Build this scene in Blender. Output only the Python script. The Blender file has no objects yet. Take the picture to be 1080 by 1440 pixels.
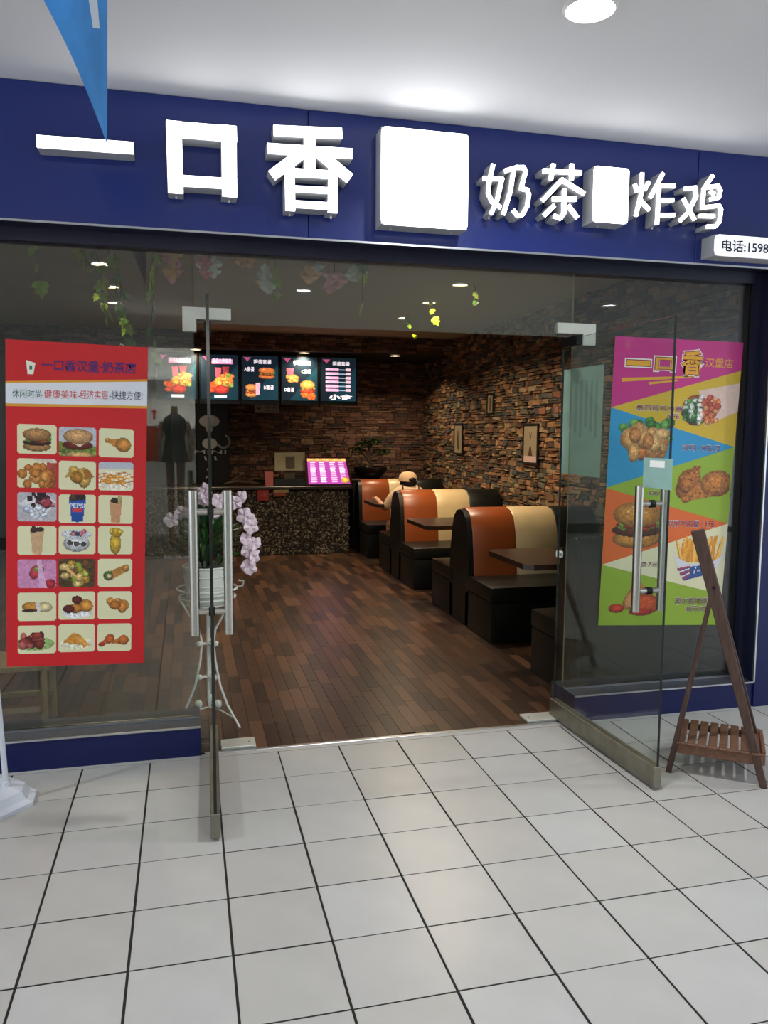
import bpy, bmesh, math, random
import numpy as np
from mathutils import Vector, Matrix

random.seed(7)
SC = bpy.context.scene
COL = SC.collection

# ------------------------------------------------------------------ camera
cam_d = bpy.data.cameras.new('camera'); cam = bpy.data.objects.new('camera', cam_d); COL.objects.link(cam)
YAW, PITCH, ROLL = .2437, -.0985, .0054
_f = Vector((math.sin(YAW)*math.cos(PITCH), math.cos(YAW)*math.cos(PITCH), math.sin(PITCH)))
_r = Vector((math.cos(YAW), -math.sin(YAW), 0)); _u = _r.cross(_f)
_r2 = math.cos(ROLL)*_r + math.sin(ROLL)*_u; _u2 = -math.sin(ROLL)*_r + math.cos(ROLL)*_u
_m = Matrix((_r2, _u2, -_f)).transposed().to_4x4(); _m.translation = (.491, -3.766, 1.549)
cam.matrix_world = _m
cam_d.sensor_fit = 'VERTICAL'; cam_d.sensor_height = 36; cam_d.lens = 36*1117.8/1440
cam_d.clip_start = .05; cam_d.clip_end = 60
SC.camera = cam
# ------------------------------------------------------------------ world, exposure, lamps
w = bpy.data.worlds.new('world'); SC.world = w; w.use_nodes = True
w.node_tree.nodes['Background'].inputs[0].default_value = (.82, .9, 1, 1)
w.node_tree.nodes['Background'].inputs[1].default_value = 2.3
SC.view_settings.view_transform = 'Standard'; SC.view_settings.look = 'None'
SC.view_settings.gamma = 1; SC.view_settings.use_curve_mapping = False
SC.view_settings.exposure = 0.0
SC.cycles.max_bounces = 10; SC.cycles.transparent_max_bounces = 24
SC.cycles.diffuse_bounces = 4; SC.cycles.glossy_bounces = 4
SC.cycles.sample_clamp_indirect = 4; SC.cycles.caustics_reflective = False; SC.cycles.caustics_refractive = False
MALL_W, SPOT_W = 31.0, 19.0
def lamp(name, loc, size, watts, col, spread=180, parent=None, aim=(0, 0, 0)):
    l = bpy.data.lights.new(name, 'AREA'); l.shape = 'DISK'; l.size = size; l.energy = watts; l.color = col
    l.spread = math.radians(spread)
    o = bpy.data.objects.new(name, l); COL.objects.link(o); o.rotation_euler = aim
    if parent: o.parent = parent; o.location = Vector(loc) - parent.location
    else: o.location = loc
    return o

# ------------------------------------------------------------------ helpers
def lin(c):
    if isinstance(c, str): c = [int(c[i:i+2], 16) for i in (0, 2, 4)]
    return tuple(((v/255)/12.92 if v/255 <= .04045 else ((v/255+.055)/1.055)**2.4) for v in c)
MATS = {}
def mat(name, col, rough=.5, metal=0, var=0, scale=8, bump=0, bscale=60, emit=0, spec=.5, rnd=None, stretch=None, coat=0):
    """principled material; var = noise colour variation, rnd = list of colours picked per object / per piece"""
    if name in MATS: return MATS[name]
    m = bpy.data.materials.new(name); m.use_nodes = True; MATS[name] = m
    nt = m.node_tree; N, L = nt.nodes, nt.links; b = N['Principled BSDF']
    c = lin(col)
    b.inputs['Base Color'].default_value = (*c, 1)
    b.inputs['Roughness'].default_value = rough; b.inputs['Metallic'].default_value = metal
    b.inputs['Specular IOR Level'].default_value = spec; b.inputs['Coat Weight'].default_value = coat
    src = None
    if rnd:
        cr = N.new('ShaderNodeValToRGB'); cr.color_ramp.interpolation = 'CONSTANT'
        e = cr.color_ramp.elements
        while len(e) < len(rnd): e.new(.5)
        for i, k in enumerate(rnd): e[i].position = i/len(rnd); e[i].color = (*lin(k), 1)
        oi = N.new('ShaderNodeObjectInfo'); at = N.new('ShaderNodeAttribute'); at.attribute_name = 'piece'
        ad = N.new('ShaderNodeMath'); ad.operation = 'ADD'; fr = N.new('ShaderNodeMath'); fr.operation = 'FRACT'
        L.new(oi.outputs['Random'], ad.inputs[0]); L.new(at.outputs['Fac'], ad.inputs[1]); L.new(ad.outputs[0], fr.inputs[0])
        L.new(fr.outputs[0], cr.inputs[0]); src = cr.outputs[0]
    tc = N.new('ShaderNodeTexCoord'); mp = N.new('ShaderNodeMapping')
    L.new(tc.outputs['Object'], mp.inputs[0])
    if stretch: mp.inputs['Scale'].default_value = stretch
    if var:
        no = N.new('ShaderNodeTexNoise'); no.inputs['Scale'].default_value = scale; no.inputs['Detail'].default_value = 5
        L.new(mp.outputs[0], no.inputs['Vector'])
        mr = N.new('ShaderNodeMapRange'); mr.inputs[1].default_value = .3; mr.inputs[2].default_value = .7
        mr.inputs[3].default_value = 1-var; mr.inputs[4].default_value = 1+var
        L.new(no.outputs['Fac'], mr.inputs[0])
        mx = N.new('ShaderNodeMix'); mx.data_type = 'RGBA'; mx.blend_type = 'MULTIPLY'; mx.inputs[0].default_value = 1
        if src: L.new(src, mx.inputs[6])
        else: mx.inputs[6].default_value = (*c, 1)
        L.new(mr.outputs[0], mx.inputs[7]); src = mx.outputs[2]
    if src: L.new(src, b.inputs['Base Color'])
    if bump:
        n2 = N.new('ShaderNodeTexNoise'); n2.inputs['Scale'].default_value = bscale; n2.inputs['Detail'].default_value = 6
        L.new(mp.outputs[0], n2.inputs['Vector'])
        bp = N.new('ShaderNodeBump'); bp.inputs['Strength'].default_value = bump; bp.inputs['Distance'].default_value = .01
        L.new(n2.outputs['Fac'], bp.inputs['Height']); L.new(bp.outputs[0], b.inputs['Normal'])
    if emit:
        b.inputs['Emission Color'].default_value = (*c, 1); b.inputs['Emission Strength'].default_value = emit
    return m
def glass_mat(name, tint, haze=.03, hazecol=(150, 155, 150), refl=1.0):
    m = bpy.data.materials.new(name); m.use_nodes = True; nt = m.node_tree; N, L = nt.nodes, nt.links
    N.remove(N['Principled BSDF']); out = N['Material Output']
    tr = N.new('ShaderNodeBsdfTransparent'); tr.inputs[0].default_value = (*tint, 1)
    df = N.new('ShaderNodeBsdfDiffuse'); df.inputs[0].default_value = (*lin(hazecol), 1)
    gl = N.new('ShaderNodeBsdfGlossy'); gl.inputs['Roughness'].default_value = .01; gl.inputs[0].default_value = (refl, refl, refl, 1)
    ge = N.new('ShaderNodeNewGeometry'); dt = N.new('ShaderNodeVectorMath'); dt.operation = 'DOT_PRODUCT'
    L.new(ge.outputs['Incoming'], dt.inputs[0]); L.new(ge.outputs['Normal'], dt.inputs[1])
    def mth(op, a, b_=None, c_=None):
        q = N.new('ShaderNodeMath'); q.operation = op
        for i, v in enumerate((a, b_, c_)):
            if v is None: continue
            if isinstance(v, (int, float)): q.inputs[i].default_value = v
            else: L.new(v, q.inputs[i])
        return q.outputs[0]
    fres = mth('MULTIPLY_ADD', mth('POWER', mth('SUBTRACT', 1.0, mth('ABSOLUTE', dt.outputs['Value'])), 5.0), .96, .043)
    a = N.new('ShaderNodeMixShader'); a.inputs[0].default_value = haze
    L.new(tr.outputs[0], a.inputs[1]); L.new(df.outputs[0], a.inputs[2])
    b = N.new('ShaderNodeMixShader'); L.new(fres, b.inputs[0]); L.new(a.outputs[0], b.inputs[1]); L.new(gl.outputs[0], b.inputs[2])
    L.new(b.outputs[0], out.inputs[0]); MATS[name] = m
    return m
def paint_mat(name, emit=0, rough=.45):
    """flat print: colour comes from the painted colour attribute"""
    m = bpy.data.materials.new(name); m.use_nodes = True; nt = m.node_tree; b = nt.nodes['Principled BSDF']
    at = nt.nodes.new('ShaderNodeAttribute'); at.attribute_name = 'print'
    nt.links.new(at.outputs['Color'], b.inputs['Base Color']); b.inputs['Roughness'].default_value = rough
    if emit: nt.links.new(at.outputs['Color'], b.inputs['Emission Color']); b.inputs['Emission Strength'].default_value = emit
    return m
def props(o, label=None, cat=None, group=None, kind=None):
    for k, v in (('label', label), ('category', cat), ('group', group), ('kind', kind)):
        if v: o[k] = v
    return o
def thing(name, label, cat, loc=(0, 0, 0), group=None, kind=None):
    o = bpy.data.objects.new(name, None); COL.objects.link(o); o.location = loc; o.empty_display_size = .1
    return props(o, label, cat, group, kind)
def wloc(o):
    v = Vector((0, 0, 0))
    while o: v += o.location; o = o.parent
    return v
def copy_tree(o, parent=None):
    c = o.copy(); COL.objects.link(c)
    if parent: c.parent = parent
    for ch in list(o.children): copy_tree(ch, c)
    return c
class MB:
    """collects shapes in world coordinates and links them as one mesh object"""
    def __init__(s): s.b = bmesh.new()
    def box(s, x0, x1, y0, y1, z0, z1, bev=0, m=None):
        vs = [s.b.verts.new((x, y, z)) for x in (x0, x1) for y in (y0, y1) for z in (z0, z1)]
        if m: [setattr(v, 'co', m @ v.co) for v in vs]
        f = [s.b.faces.new([vs[i] for i in q]) for q in ((0, 1, 3, 2), (4, 6, 7, 5), (0, 4, 5, 1), (2, 3, 7, 6), (0, 2, 6, 4), (1, 5, 7, 3))]
        if bev:
            es = list({e for q in f for e in q.edges})
            bmesh.ops.bevel(s.b, geom=es, offset=bev, segments=2 if bev > .004 else 1, affect='EDGES', profile=.6)
        return s
    def bar(s, p, q, w, h, up=(0, 0, 1), bev=0):
        p, q = Vector(p), Vector(q); d = q-p; L = d.length; z = d.normalized(); x = Vector(up).cross(z)
        if x.length < 1e-4: x = Vector((1, 0, 0)).cross(z)
        x.normalize(); y = z.cross(x); m = Matrix((x, y, z)).transposed().to_4x4(); m.translation = p
        return s.box(-w/2, w/2, -h/2, h/2, 0, L, bev, m)
    def tube(s, pts, r, seg=10, closed=False, caps=True):
        pts = [Vector(p) for p in pts]; n = len(pts); R = r if isinstance(r, (list, tuple)) else [r]*n
        rings = []; nx = None
        for i, p in enumerate(pts):
            a = pts[i-1] if (i or closed) else p; b = pts[(i+1) % n] if (i < n-1 or closed) else p
            t = (b-a).normalized()
            if nx is None: nx = t.cross(Vector((.13, .27, .95)) if abs(t.z) < .9 else Vector((1, .1, 0))).normalized()
            else: nx = (nx - t*nx.dot(t)).normalized()
            ny = t.cross(nx)
            rings.append([s.b.verts.new(p + (nx*math.cos(2*math.pi*k/seg) + ny*math.sin(2*math.pi*k/seg))*R[i]) for k in range(seg)])
        for i in range(n if closed else n-1):
            A, B = rings[i], rings[(i+1) % n]
            for k in range(seg): s.b.faces.new((A[k], A[(k+1) % seg], B[(k+1) % seg], B[k]))
        if caps and not closed:
            s.b.faces.new(rings[0][::-1]); s.b.faces.new(rings[-1])
        return s
    def lathe(s, c, prof, seg=24):
        rings = []
        for r, z in prof:
            if r < 1e-5: rings.append([s.b.verts.new((c[0], c[1], c[2]+z))])
            else: rings.append([s.b.verts.new((c[0]+r*math.cos(2*math.pi*k/seg), c[1]+r*math.sin(2*math.pi*k/seg), c[2]+z)) for k in range(seg)])
        for A, B in zip(rings, rings[1:]):
            if len(A) == 1 and len(B) == 1: continue
            for k in range(seg):
                if len(A) == 1: s.b.faces.new((A[0], B[(k+1) % seg], B[k]))
                elif len(B) == 1: s.b.faces.new((A[k], A[(k+1) % seg], B[0]))
                else: s.b.faces.new((A[k], A[(k+1) % seg], B[(k+1) % seg], B[k]))
        return s
    def prism(s, poly, a0, a1, axis='x'):
        """poly in the two other axes (y,z for x; x,z for y; x,y for z)"""
        def P(u, v, a): return {'x': (a, u, v), 'y': (u, a, v), 'z': (u, v, a)}[axis]
        A = [s.b.verts.new(P(u, v, a0)) for u, v in poly]; B = [s.b.verts.new(P(u, v, a1)) for u, v in poly]
        n = len(poly); s.b.faces.new(A); s.b.faces.new(B[::-1])
        for i in range(n): s.b.faces.new((A[i], B[i], B[(i+1) % n], A[(i+1) % n]))
        return s
    def ball(s, c, r, sub=2, sc=(1, 1, 1), jit=0, rot=None):
        m = Matrix.Translation(c)
        if rot: m = m @ rot.to_4x4()
        m = m @ Matrix.Diagonal((r*sc[0], r*sc[1], r*sc[2], 1))
        g = bmesh.ops.create_icosphere(s.b, subdivisions=sub, radius=1, matrix=m)
        if jit:
            for v in g['verts']: v.co += Vector((random.uniform(-jit, jit), random.uniform(-jit, jit), random.uniform(-jit, jit)))
        return s
    def quad(s, *p):
        s.b.faces.new([s.b.verts.new(q) for q in p]); return s
    def build(s, name, material, parent=None, smooth=False, kind=None, pieces=0, label=None):
        me = bpy.data.meshes.new(name); off = wloc(parent)
        if pieces:   # one random number per loose piece (pieces = vertices per piece)
            s.b.verts.index_update()
        bmesh.ops.recalc_face_normals(s.b, faces=s.b.faces)
        bmesh.ops.translate(s.b, verts=s.b.verts, vec=-off); s.b.to_mesh(me); s.b.free()
        if pieces:
            a = me.attributes.new('piece', 'FLOAT', 'POINT'); n = len(me.vertices)
            rr = np.random.RandomState(n).rand(n//pieces+1); a.data.foreach_set('value', np.repeat(rr, pieces)[:n].astype(np.float32))
        if material: me.materials.append(material)
        if smooth:
            me.polygons.foreach_set('use_smooth', [True]*len(me.polygons)); me.set_sharp_from_angle(angle=math.radians(38))
        o = bpy.data.objects.new(name, me); COL.objects.link(o)
        if parent: o.parent = parent
        return props(o, label, kind=kind)
def arc(cx, cy, r, a0, a1, n=8):
    return [(cx+r*math.cos(math.radians(a0+(a1-a0)*i/n)), cy+r*math.sin(math.radians(a0+(a1-a0)*i/n))) for i in range(n+1)]
class Sheet:
    """a flat rectangular print standing in a plane y = const; u right, v down, both 0..1"""
    def __init__(s, tl, tr, bl, br, y): s.c = [Vector(p) for p in (tl, tr, bl, br)]; s.y = y
    def P(s, u, v, d=0):
        u, v = float(u), float(v); tl, tr, bl, br = s.c; p = (1-u)*(1-v)*tl + u*(1-v)*tr + (1-u)*v*bl + u*v*br
        return Vector((p.x, s.y-d, p.y))
def poly_on(sheet, name, pts, d, material, parent):
    return MB().quad(*[sheet.P(u, v, d) for u, v in pts]).build(name, material, parent)
_tmpc = bpy.data.curves.new('tmp_text', 'FONT'); _tmpo = bpy.data.objects.new('tmp_text', _tmpc)
def text_mesh(s, offset=0, extrude=0, res=3):
    _tmpc.body = s; _tmpc.offset = offset; _tmpc.resolution_u = res; _tmpc.extrude = extrude; _tmpc.size = 1
    if _tmpo.name not in COL.objects: COL.objects.link(_tmpo)
    bpy.context.view_layer.update()
    dg = bpy.context.evaluated_depsgraph_get(); ev = _tmpo.evaluated_get(dg)
    me = bpy.data.meshes.new_from_object(ev); COL.objects.unlink(_tmpo)
    return me
def text_on(sheet, s, u0, v0, u1, v1, material, parent, d=.003, offset=0, name='lettering', slope=0):
    """text s fitted to the box (u0,v0)-(u1,v1) of the sheet; slope lifts the right end"""
    me = text_mesh(s, offset); n = len(me.vertices); co = np.zeros(n*3); me.vertices.foreach_get('co', co); co = co.reshape(-1, 3)
    mn, mx = co.min(0), co.max(0); off = wloc(parent)
    for i in range(n):
        a = (co[i, 0]-mn[0])/(mx[0]-mn[0]); b = (mx[1]-co[i, 1])/max(1e-6, mx[1]-mn[1])
        p = sheet.P(u0+float(a)*(u1-u0), v0+float(b)*(v1-v0)-slope*float(a), d)-off; co[i] = tuple(p)
    me.vertices.foreach_set('co', co.ravel()); me.materials.clear(); me.materials.append(material); me.name = name; me.update()
    o = bpy.data.objects.new(name, me); COL.objects.link(o); o.parent = parent
    return o
# ---- painted pictures: little numpy canvases turned into a grid of coloured quads
class Cv:
    def __init__(s, w, h, bg=None, asp=None):
        s.w, s.h = w, h; s.a = np.zeros((h, w, 4)); s.asp = asp or w/h
        yy, xx = np.mgrid[0:h, 0:w]; s.x = (xx+.5)/w; s.y = (yy+.5)/h
        s.r = np.random.RandomState(w*31+h); s.n = s.r.rand(h, w)
        k = np.kron(s.r.rand(h//3+1, w//3+1), np.ones((3, 3)))[:h, :w]; s.n = .5*s.n+.5*k
        if bg: s.fill(np.ones((h, w), bool), bg, 0)
    def fill(s, m, c, nz=.25, shade=None):
        c = np.array([int(c[i:i+2], 16) for i in (0, 2, 4)])/255.
        v = c[None, None]*(1+nz*(s.n[..., None]-.5)*2)
        if shade is not None: v = v*shade[..., None]
        s.a[m, :3] = np.clip(v, 0, 1)[m]; s.a[m, 3] = 1
    def el(s, cx, cy, rx, ry, c, rot=0, nz=.25, sh=True):
        t = math.radians(rot); dx = (s.x-cx)*s.asp; dy = s.y-cy
        X = (dx*math.cos(t)+dy*math.sin(t))/(rx*s.asp); Y = (-dx*math.sin(t)+dy*math.cos(t))/ry
        q = X*X+Y*Y; s.fill(q <= 1, c, nz, (1.08-.42*q-.12*Y) if sh else None)
    def pg(s, pts, c, nz=.1):
        m = np.zeros((s.h, s.w), bool); n = len(pts)
        for i in range(n):
            (x0, y0), (x1, y1) = pts[i], pts[(i+1) % n]
            if y0 == y1: continue
            cnd = ((y0 > s.y) != (y1 > s.y)) & (s.x < (x1-x0)*(s.y-y0)/(y1-y0)+x0); m ^= cnd
        s.fill(m, c, nz)
    def scatter(s, n, x0, x1, y0, y1, r, cols, seed=1, ry=None, rot=0):
        R = random.Random(seed)
        for i in range(n): s.el(R.uniform(x0, x1), R.uniform(y0, y1), r*R.uniform(.7, 1.3), (ry or r*s.asp)*R.uniform(.7, 1.3), R.choice(cols), rot=R.uniform(-rot, rot))
def burger(c, x, y, w, h, bun='c98a4e', dark='4a2418', lett='6f9a3a'):
    c.el(x, y+.32*h, .45*w, .2*h, bun); c.el(x, y+.14*h, .47*w, .14*h, dark)
    c.scatter(16, x-.44*w, x+.44*w, y-.02*h, y+.08*h, .06*w, [lett, '88b050', 'b03a20'], 3)
    c.el(x, y+.02*h, .4*w, .07*h, 'a83222'); c.scatter(10, x-.46*w, x+.46*w, y-.04*h, y+.02*h, .05*w, [lett], 5)
    c.el(x, y-.2*h, .46*w, .27*h, bun); c.scatter(10, x-.3*w, x+.3*w, y-.38*h, y-.18*h, .012*w, ['f2dcae'], 6)
def drum(c, x, y, s, rot=0, col='b9752a'):
    t = math.radians(rot); f = lambda a, b: (x+s*(a*math.cos(t)-b*math.sin(t))/c.asp, y+s*(a*math.sin(t)+b*math.cos(t)))
    c.pg([f(-.5, -.07), f(.1, -.24), f(.1, .26), f(-.5, .07)], col, .2); q = f(.18, 0); c.el(q[0], q[1], .32*s/c.asp, .3*s, col, rot)
    q = f(-.5, 0); c.el(q[0], q[1], .09*s/c.asp, .1*s, col)
def nuggets(c, x0, x1, y0, y1, n, cols=('c07a35', 'd1924a', 'b0682a'), r=.11, seed=2): c.scatter(n, x0, x1, y0, y1, r, list(cols), seed)
def fries(c, x0, x1, y0, y1, n, seed=4, cols=('e0a23c', 'd08a2c', 'efbd5e')):
    R = random.Random(seed)
    for i in range(n):
        x = R.uniform(x0, x1); t = R.uniform(-.13, .13); y = R.uniform(y0, y0+.3*(y1-y0))
        c.pg([(x+t-.02, y), (x+t+.02, y), (x+.02, y1), (x-.02, y1)], R.choice(cols), .1)
def cup(c, x, y0, y1, w, col, top=None, lid=None):
    c.pg([(x-w/2, y0), (x+w/2, y0), (x+w*.33, y1), (x-w*.33, y1)], col, .08); c.el(x, y0, w/2, .05, lid or col, sh=False)
    c.el(x, y1, w*.33, .03, col, sh=False)
    if top: c.scatter(7, x-w*.3, x+w*.3, y0-.06, y0, w*.2, top, 3)
def picture(name, cv, sheet, u0, v0, u1, v1, material, parent, d=.002, round_=0):
    h, w = cv.h, cv.w; A = cv.a; off = wloc(parent)
    us = u0+(u1-u0)*np.arange(w+1)/w; vs = v0+(v1-v0)*np.arange(h+1)/h
    verts = [tuple(sheet.P(u, v, d)-off) for v in vs for u in us]; faces = []; cols = []
    for j in range(h):
        for i in range(w):
            if A[j, i, 3] < .5: continue
            if round_:
                ax = max(0, round_-min(i+.5, w-i-.5)); ay = max(0, round_-min(j+.5, h-j-.5))
                if ax*ax+ay*ay > round_*round_: continue
            k = j*(w+1)+i; faces.append((k, k+1, k+w+2, k+w+1)); cols.append(A[j, i, :3])
    me = bpy.data.meshes.new(name); me.from_pydata(verts, [], faces)
    cols = np.array(cols); l = np.where(cols <= .04045, cols/12.92, ((cols+.055)/1.055)**2.4)
    at = me.color_attributes.new('print', 'FLOAT_COLOR', 'CORNER')
    at.data.foreach_set('color', np.repeat(np.c_[l, np.ones(len(l))], 4, axis=0).ravel())
    me.materials.append(material); o = bpy.data.objects.new(name, me); COL.objects.link(o); o.parent = parent
    return o

# ------------------------------------------------------------------ materials
M_wall = mat('mall_white_paint', 'd6d6d4', .7, var=.03, scale=2, bump=.05)
M_ceil = mat('mall_ceiling_paint', 'ecedf0', .8, var=.015, scale=1)
M_grout = mat('dark_grout', '17140f', .9, var=.3, scale=20)
M_tile = mat('glazed_floor_tile', 'cbc6bd', .3, spec=.35, var=.05, scale=5, bump=.02, bscale=9, rnd=['afada9', 'adaba6', 'b1b0ad', 'aca9a4', 'aeada9'])
M_navy = mat('navy_panel', '1a2d78', .28, var=.05, scale=3, coat=.15)
M_navyp = mat('navy_plinth', '0f184c', .38, spec=.35, var=.05, scale=3)
M_ledge = mat('dark_grey_ledge', '3a3d46', .6, var=.2, scale=20)
M_navyd = mat('dark_navy_frame', '14172f', .4)
M_alu = mat('brushed_aluminium', 'c9ccd0', .3, 1, var=.05, scale=30, stretch=(1, 1, 12))
M_steel = mat('satin_steel', 'b9b6ae', .28, 1, var=.08, scale=40, stretch=(10, 10, 1))
M_steeld = mat('worn_steel_rail', '8d8a7d', .38, .9, var=.15, scale=14)
M_plate = mat('pale_fitting_cover', 'b9bcb2', .4, .3, var=.08, scale=12)
M_edge = mat('glass_edge_green', '0b1512', .15)
M_edgel = mat('pale_glass_edge', '8d8c74', .3)
M_face = mat('lit_acrylic_face', 'ffffff', .4, emit=3.6)
M_face2 = mat('dimmer_lit_face', 'f4f6fa', .5, emit=.75)
M_can = mat('grey_letter_side', 'b4b6b8', .45, var=.05, scale=10)
M_letter = mat('dark_blue_print_ink', '141c3c', .6)
M_glass = glass_mat('shopfront_glass', (.86, .885, .86), .028, (135, 138, 122), .95)
M_glassd = glass_mat('hazy_transom_glass', (.86, .885, .86), .085, (140, 142, 124), .95)  # stronger diffuse share paints a grey light haze over the transom
M_dglass = glass_mat('door_glass', (.93, .96, .945), .005, (150, 165, 155), .9)
M_wood = mat('parquet_strip', '6b4128', .32, var=.12, scale=9, stretch=(6, 1, 1), bump=.03, bscale=40,
             rnd=['271913', '422b1d', '33231b', '4e3424', '412d22', '2c1e18', '573c2b', '3b281d'])
M_sub = mat('dark_subfloor', '1c120d', .8)
STN = ['74543a', '8f6844', '4c4034', '86704f', '5a4736', 'a87c52', '44423c', '70593f', '86563c', '625c4a', '9c8260', '50392b', '946a46', '494a46']
M_stone = mat('ledge_stone', '6e4a30', .75, var=.3, scale=30, bump=.25, bscale=70, rnd=STN)
M_brick = mat('brown_brick_stone', '5a3c2e', .8, var=.3, scale=30, bump=.2, bscale=70, rnd=['6b4a3a', '7d5540', '553d34', '8a6450', '74503f', '5f4238', '8c6c56', '4d403a'])
M_mortar = mat('dark_mortar', '1e1814', .9)
M_peb = mat('counter_stone_chips', '6a6254', .6, var=.25, scale=40, rnd=['6f675a', '55493c', '3c352d', '8a8271', '4b4238', '2c2824', '7a6c58'])
M_dceil = mat('shop_ceiling_paint', 'b4ae98', .8, var=.05, scale=2)
M_black = mat('black_leather', '11120f', .4, spec=.35, var=.15, scale=8, bump=.08, bscale=140)
M_brown = mat('tan_brown_leather', '94491f', .34, var=.08, scale=6, bump=.06, bscale=140)
M_cream = mat('cream_leather', 'd3b98a', .36, var=.05, scale=6, bump=.06, bscale=140)
M_table = mat('dark_brown_tabletop', '2c1c15', .3, var=.2, scale=8, stretch=(8, 1, 1))
M_metalb = mat('black_metal', '121212', .4, .5)
M_dark = mat('charcoal_panel', '17120f', .5, var=.15, scale=4, stretch=(6, 6, 1))
M_white = mat('white_decal', 'eeeeea', .6)
M_lampring = mat('lamp_ring_white', 'e8e8e4', .4)
M_ledc = mat('cool_lamp_disc', 'f4f8ff', .5, emit=22)
M_ledw = mat('warm_lamp_disc', 'ffe9b8', .5, emit=9)
M_leaf = mat('ivy_leaf', '6f8f22', .5, var=.25, scale=20, rnd=['6d9422', '98b82c', '54801e', 'b4c83a'])
_n = M_leaf.node_tree; _t = _n.nodes.new('ShaderNodeBsdfTranslucent'); _x = _n.nodes.new('ShaderNodeMixShader'); _x.inputs[0].default_value = .45
_b = _n.nodes['Principled BSDF']; _n.links.new(_b.inputs['Base Color'].links[0].from_socket, _t.inputs[0])
_n.links.new(_b.outputs[0], _x.inputs[1]); _n.links.new(_t.outputs[0], _x.inputs[2]); _n.links.new(_x.outputs[0], _n.nodes['Material Output'].inputs[0])
M_stemg = mat('vine_stem', '3d4a1c', .7)
M_iron = mat('white_enamel_iron', 'cfd3c8', .45)
M_pot = mat('white_glazed_pot', 'd4d9cf', .35, var=.04, scale=10)
M_petal = mat('orchid_petal', 'e8d4de', .55, var=.1, scale=30)
M_lip = mat('orchid_lip', 'a0255a', .5)
M_gleaf = mat('dark_green_leaf', '1f3d1a', .4, var=.25, scale=20, rnd=['1c3818', '2c5222', '16301a', '3a6230'])
M_owood = mat('weathered_dark_wood', '463026', .6, var=.35, scale=14, stretch=(6, 6, 1), bump=.25, bscale=50)
M_owood2 = mat('reddish_slat_wood', '64432f', .55, var=.3, scale=12, stretch=(1, 6, 6), bump=.2, bscale=50)
M_print = paint_mat('poster_print', 0, .4)
M_screen = paint_mat('screen_print', 1.25, .3)

# ------------------------------------------------------------------ the setting: mall corridor
T = .3
fl = thing('floor', 'mall floor of square off-white tiles with dark grout', None, (0, 0, 0), kind='structure')
MB().box(-7, 9.5, -8.5, .06, -.05, -.0016).build('grout_bed', M_grout, fl)
me0 = []
for k in range(4):
    b = MB(); j = lambda: random.uniform(-.0012, .0012)
    b.box(.004+j(), T-.004+j(), .003+j(), T-.003+j(), -.02, 0, .0008); o = b.build('tile', M_tile, fl); me0.append(o.data); COL.objects.unlink(o); bpy.data.objects.remove(o)
far = MB()
for i in range(-20, 30):
    for jr in range(-28, 0):
        inview = -6 <= i <= 15 and jr >= -9 and (jr >= -7 or 0 <= i)
        y0 = jr*T
        if inview:
            o = bpy.data.objects.new('tile', random.choice(me0)); COL.objects.link(o); o.parent = fl
            o.location = (i*T, y0, random.uniform(-.0005, .0001)); o.rotation_euler = (random.uniform(-.001, .001), random.uniform(-.001, .001), 0)
        elif y0 > -7.2: far.box(i*T+.0025, (i+1)*T-.0025, y0+.0025, y0+T-.0025, -.02, 0)
far.build('tile', M_tile, fl, kind='stuff', pieces=8)
b = MB().box(-6, 9, .0, .045, -.02, .0); b.build('cut_tile_row', M_tile, fl)
MB().box(.55, 2.5, .035, .06, -.01, .004, .001).build('threshold_strip', M_alu, fl)

ce = thing('ceiling', 'white painted mall ceiling', None, (0, 0, 3.02), kind='structure')
MB().box(-7, 9.5, -8.5, .3, 3.02, 3.2).build('ceiling_panel', M_ceil, ce)
b = MB().box(-7, 9.5, -8.6, -8.5, -.05, 3.2); props(b.build('wall_back', M_wall), 'plain white mall wall across the corridor', kind='structure')

def downlight(x, y, z, r, ring, disc, watts, col, label, group=None, spread=150, seg=28):
    t = thing('downlight', label, 'ceiling light', (x, y, z), group)
    MB().lathe((x, y, z), [(r, 0), (r, -.006), (r*.9, -.012), (r*.82, -.004), (r*.82, .0)], seg).build('trim_ring', ring, t, True)
    MB().lathe((x, y, z), [(r*.82, -.003), (0, -.004)], seg).build('lamp_disc', disc, t)
    lamp('lamp', (x, y, z-.03), r*1.6, watts, col, spread, t)
    return t
downlight(1.876, -1.114, 3.02, .095, M_lampring, M_ledc, MALL_W, (.95, .97, 1), 'bright round downlight in the white mall ceiling above the sign')
for (x, y, lb) in ((-1.9, -1.1, 'beyond the left end of the sign'), (5.2, -1.1, 'beyond the right end of the sign'), (-1.9, -4.3, 'behind the viewer to the left'), (1.7, -4.3, 'behind the viewer in the middle'), (5.2, -4.3, 'behind the viewer to the right')):  # unseen repeats of the downlight above, put in to light the corridor
    downlight(x, y, 3.02, .095, M_lampring, M_ledc, MALL_W, (.95, .97, 1), 'unseen round downlight in the mall ceiling '+lb, 'mall corridor downlights')

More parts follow.
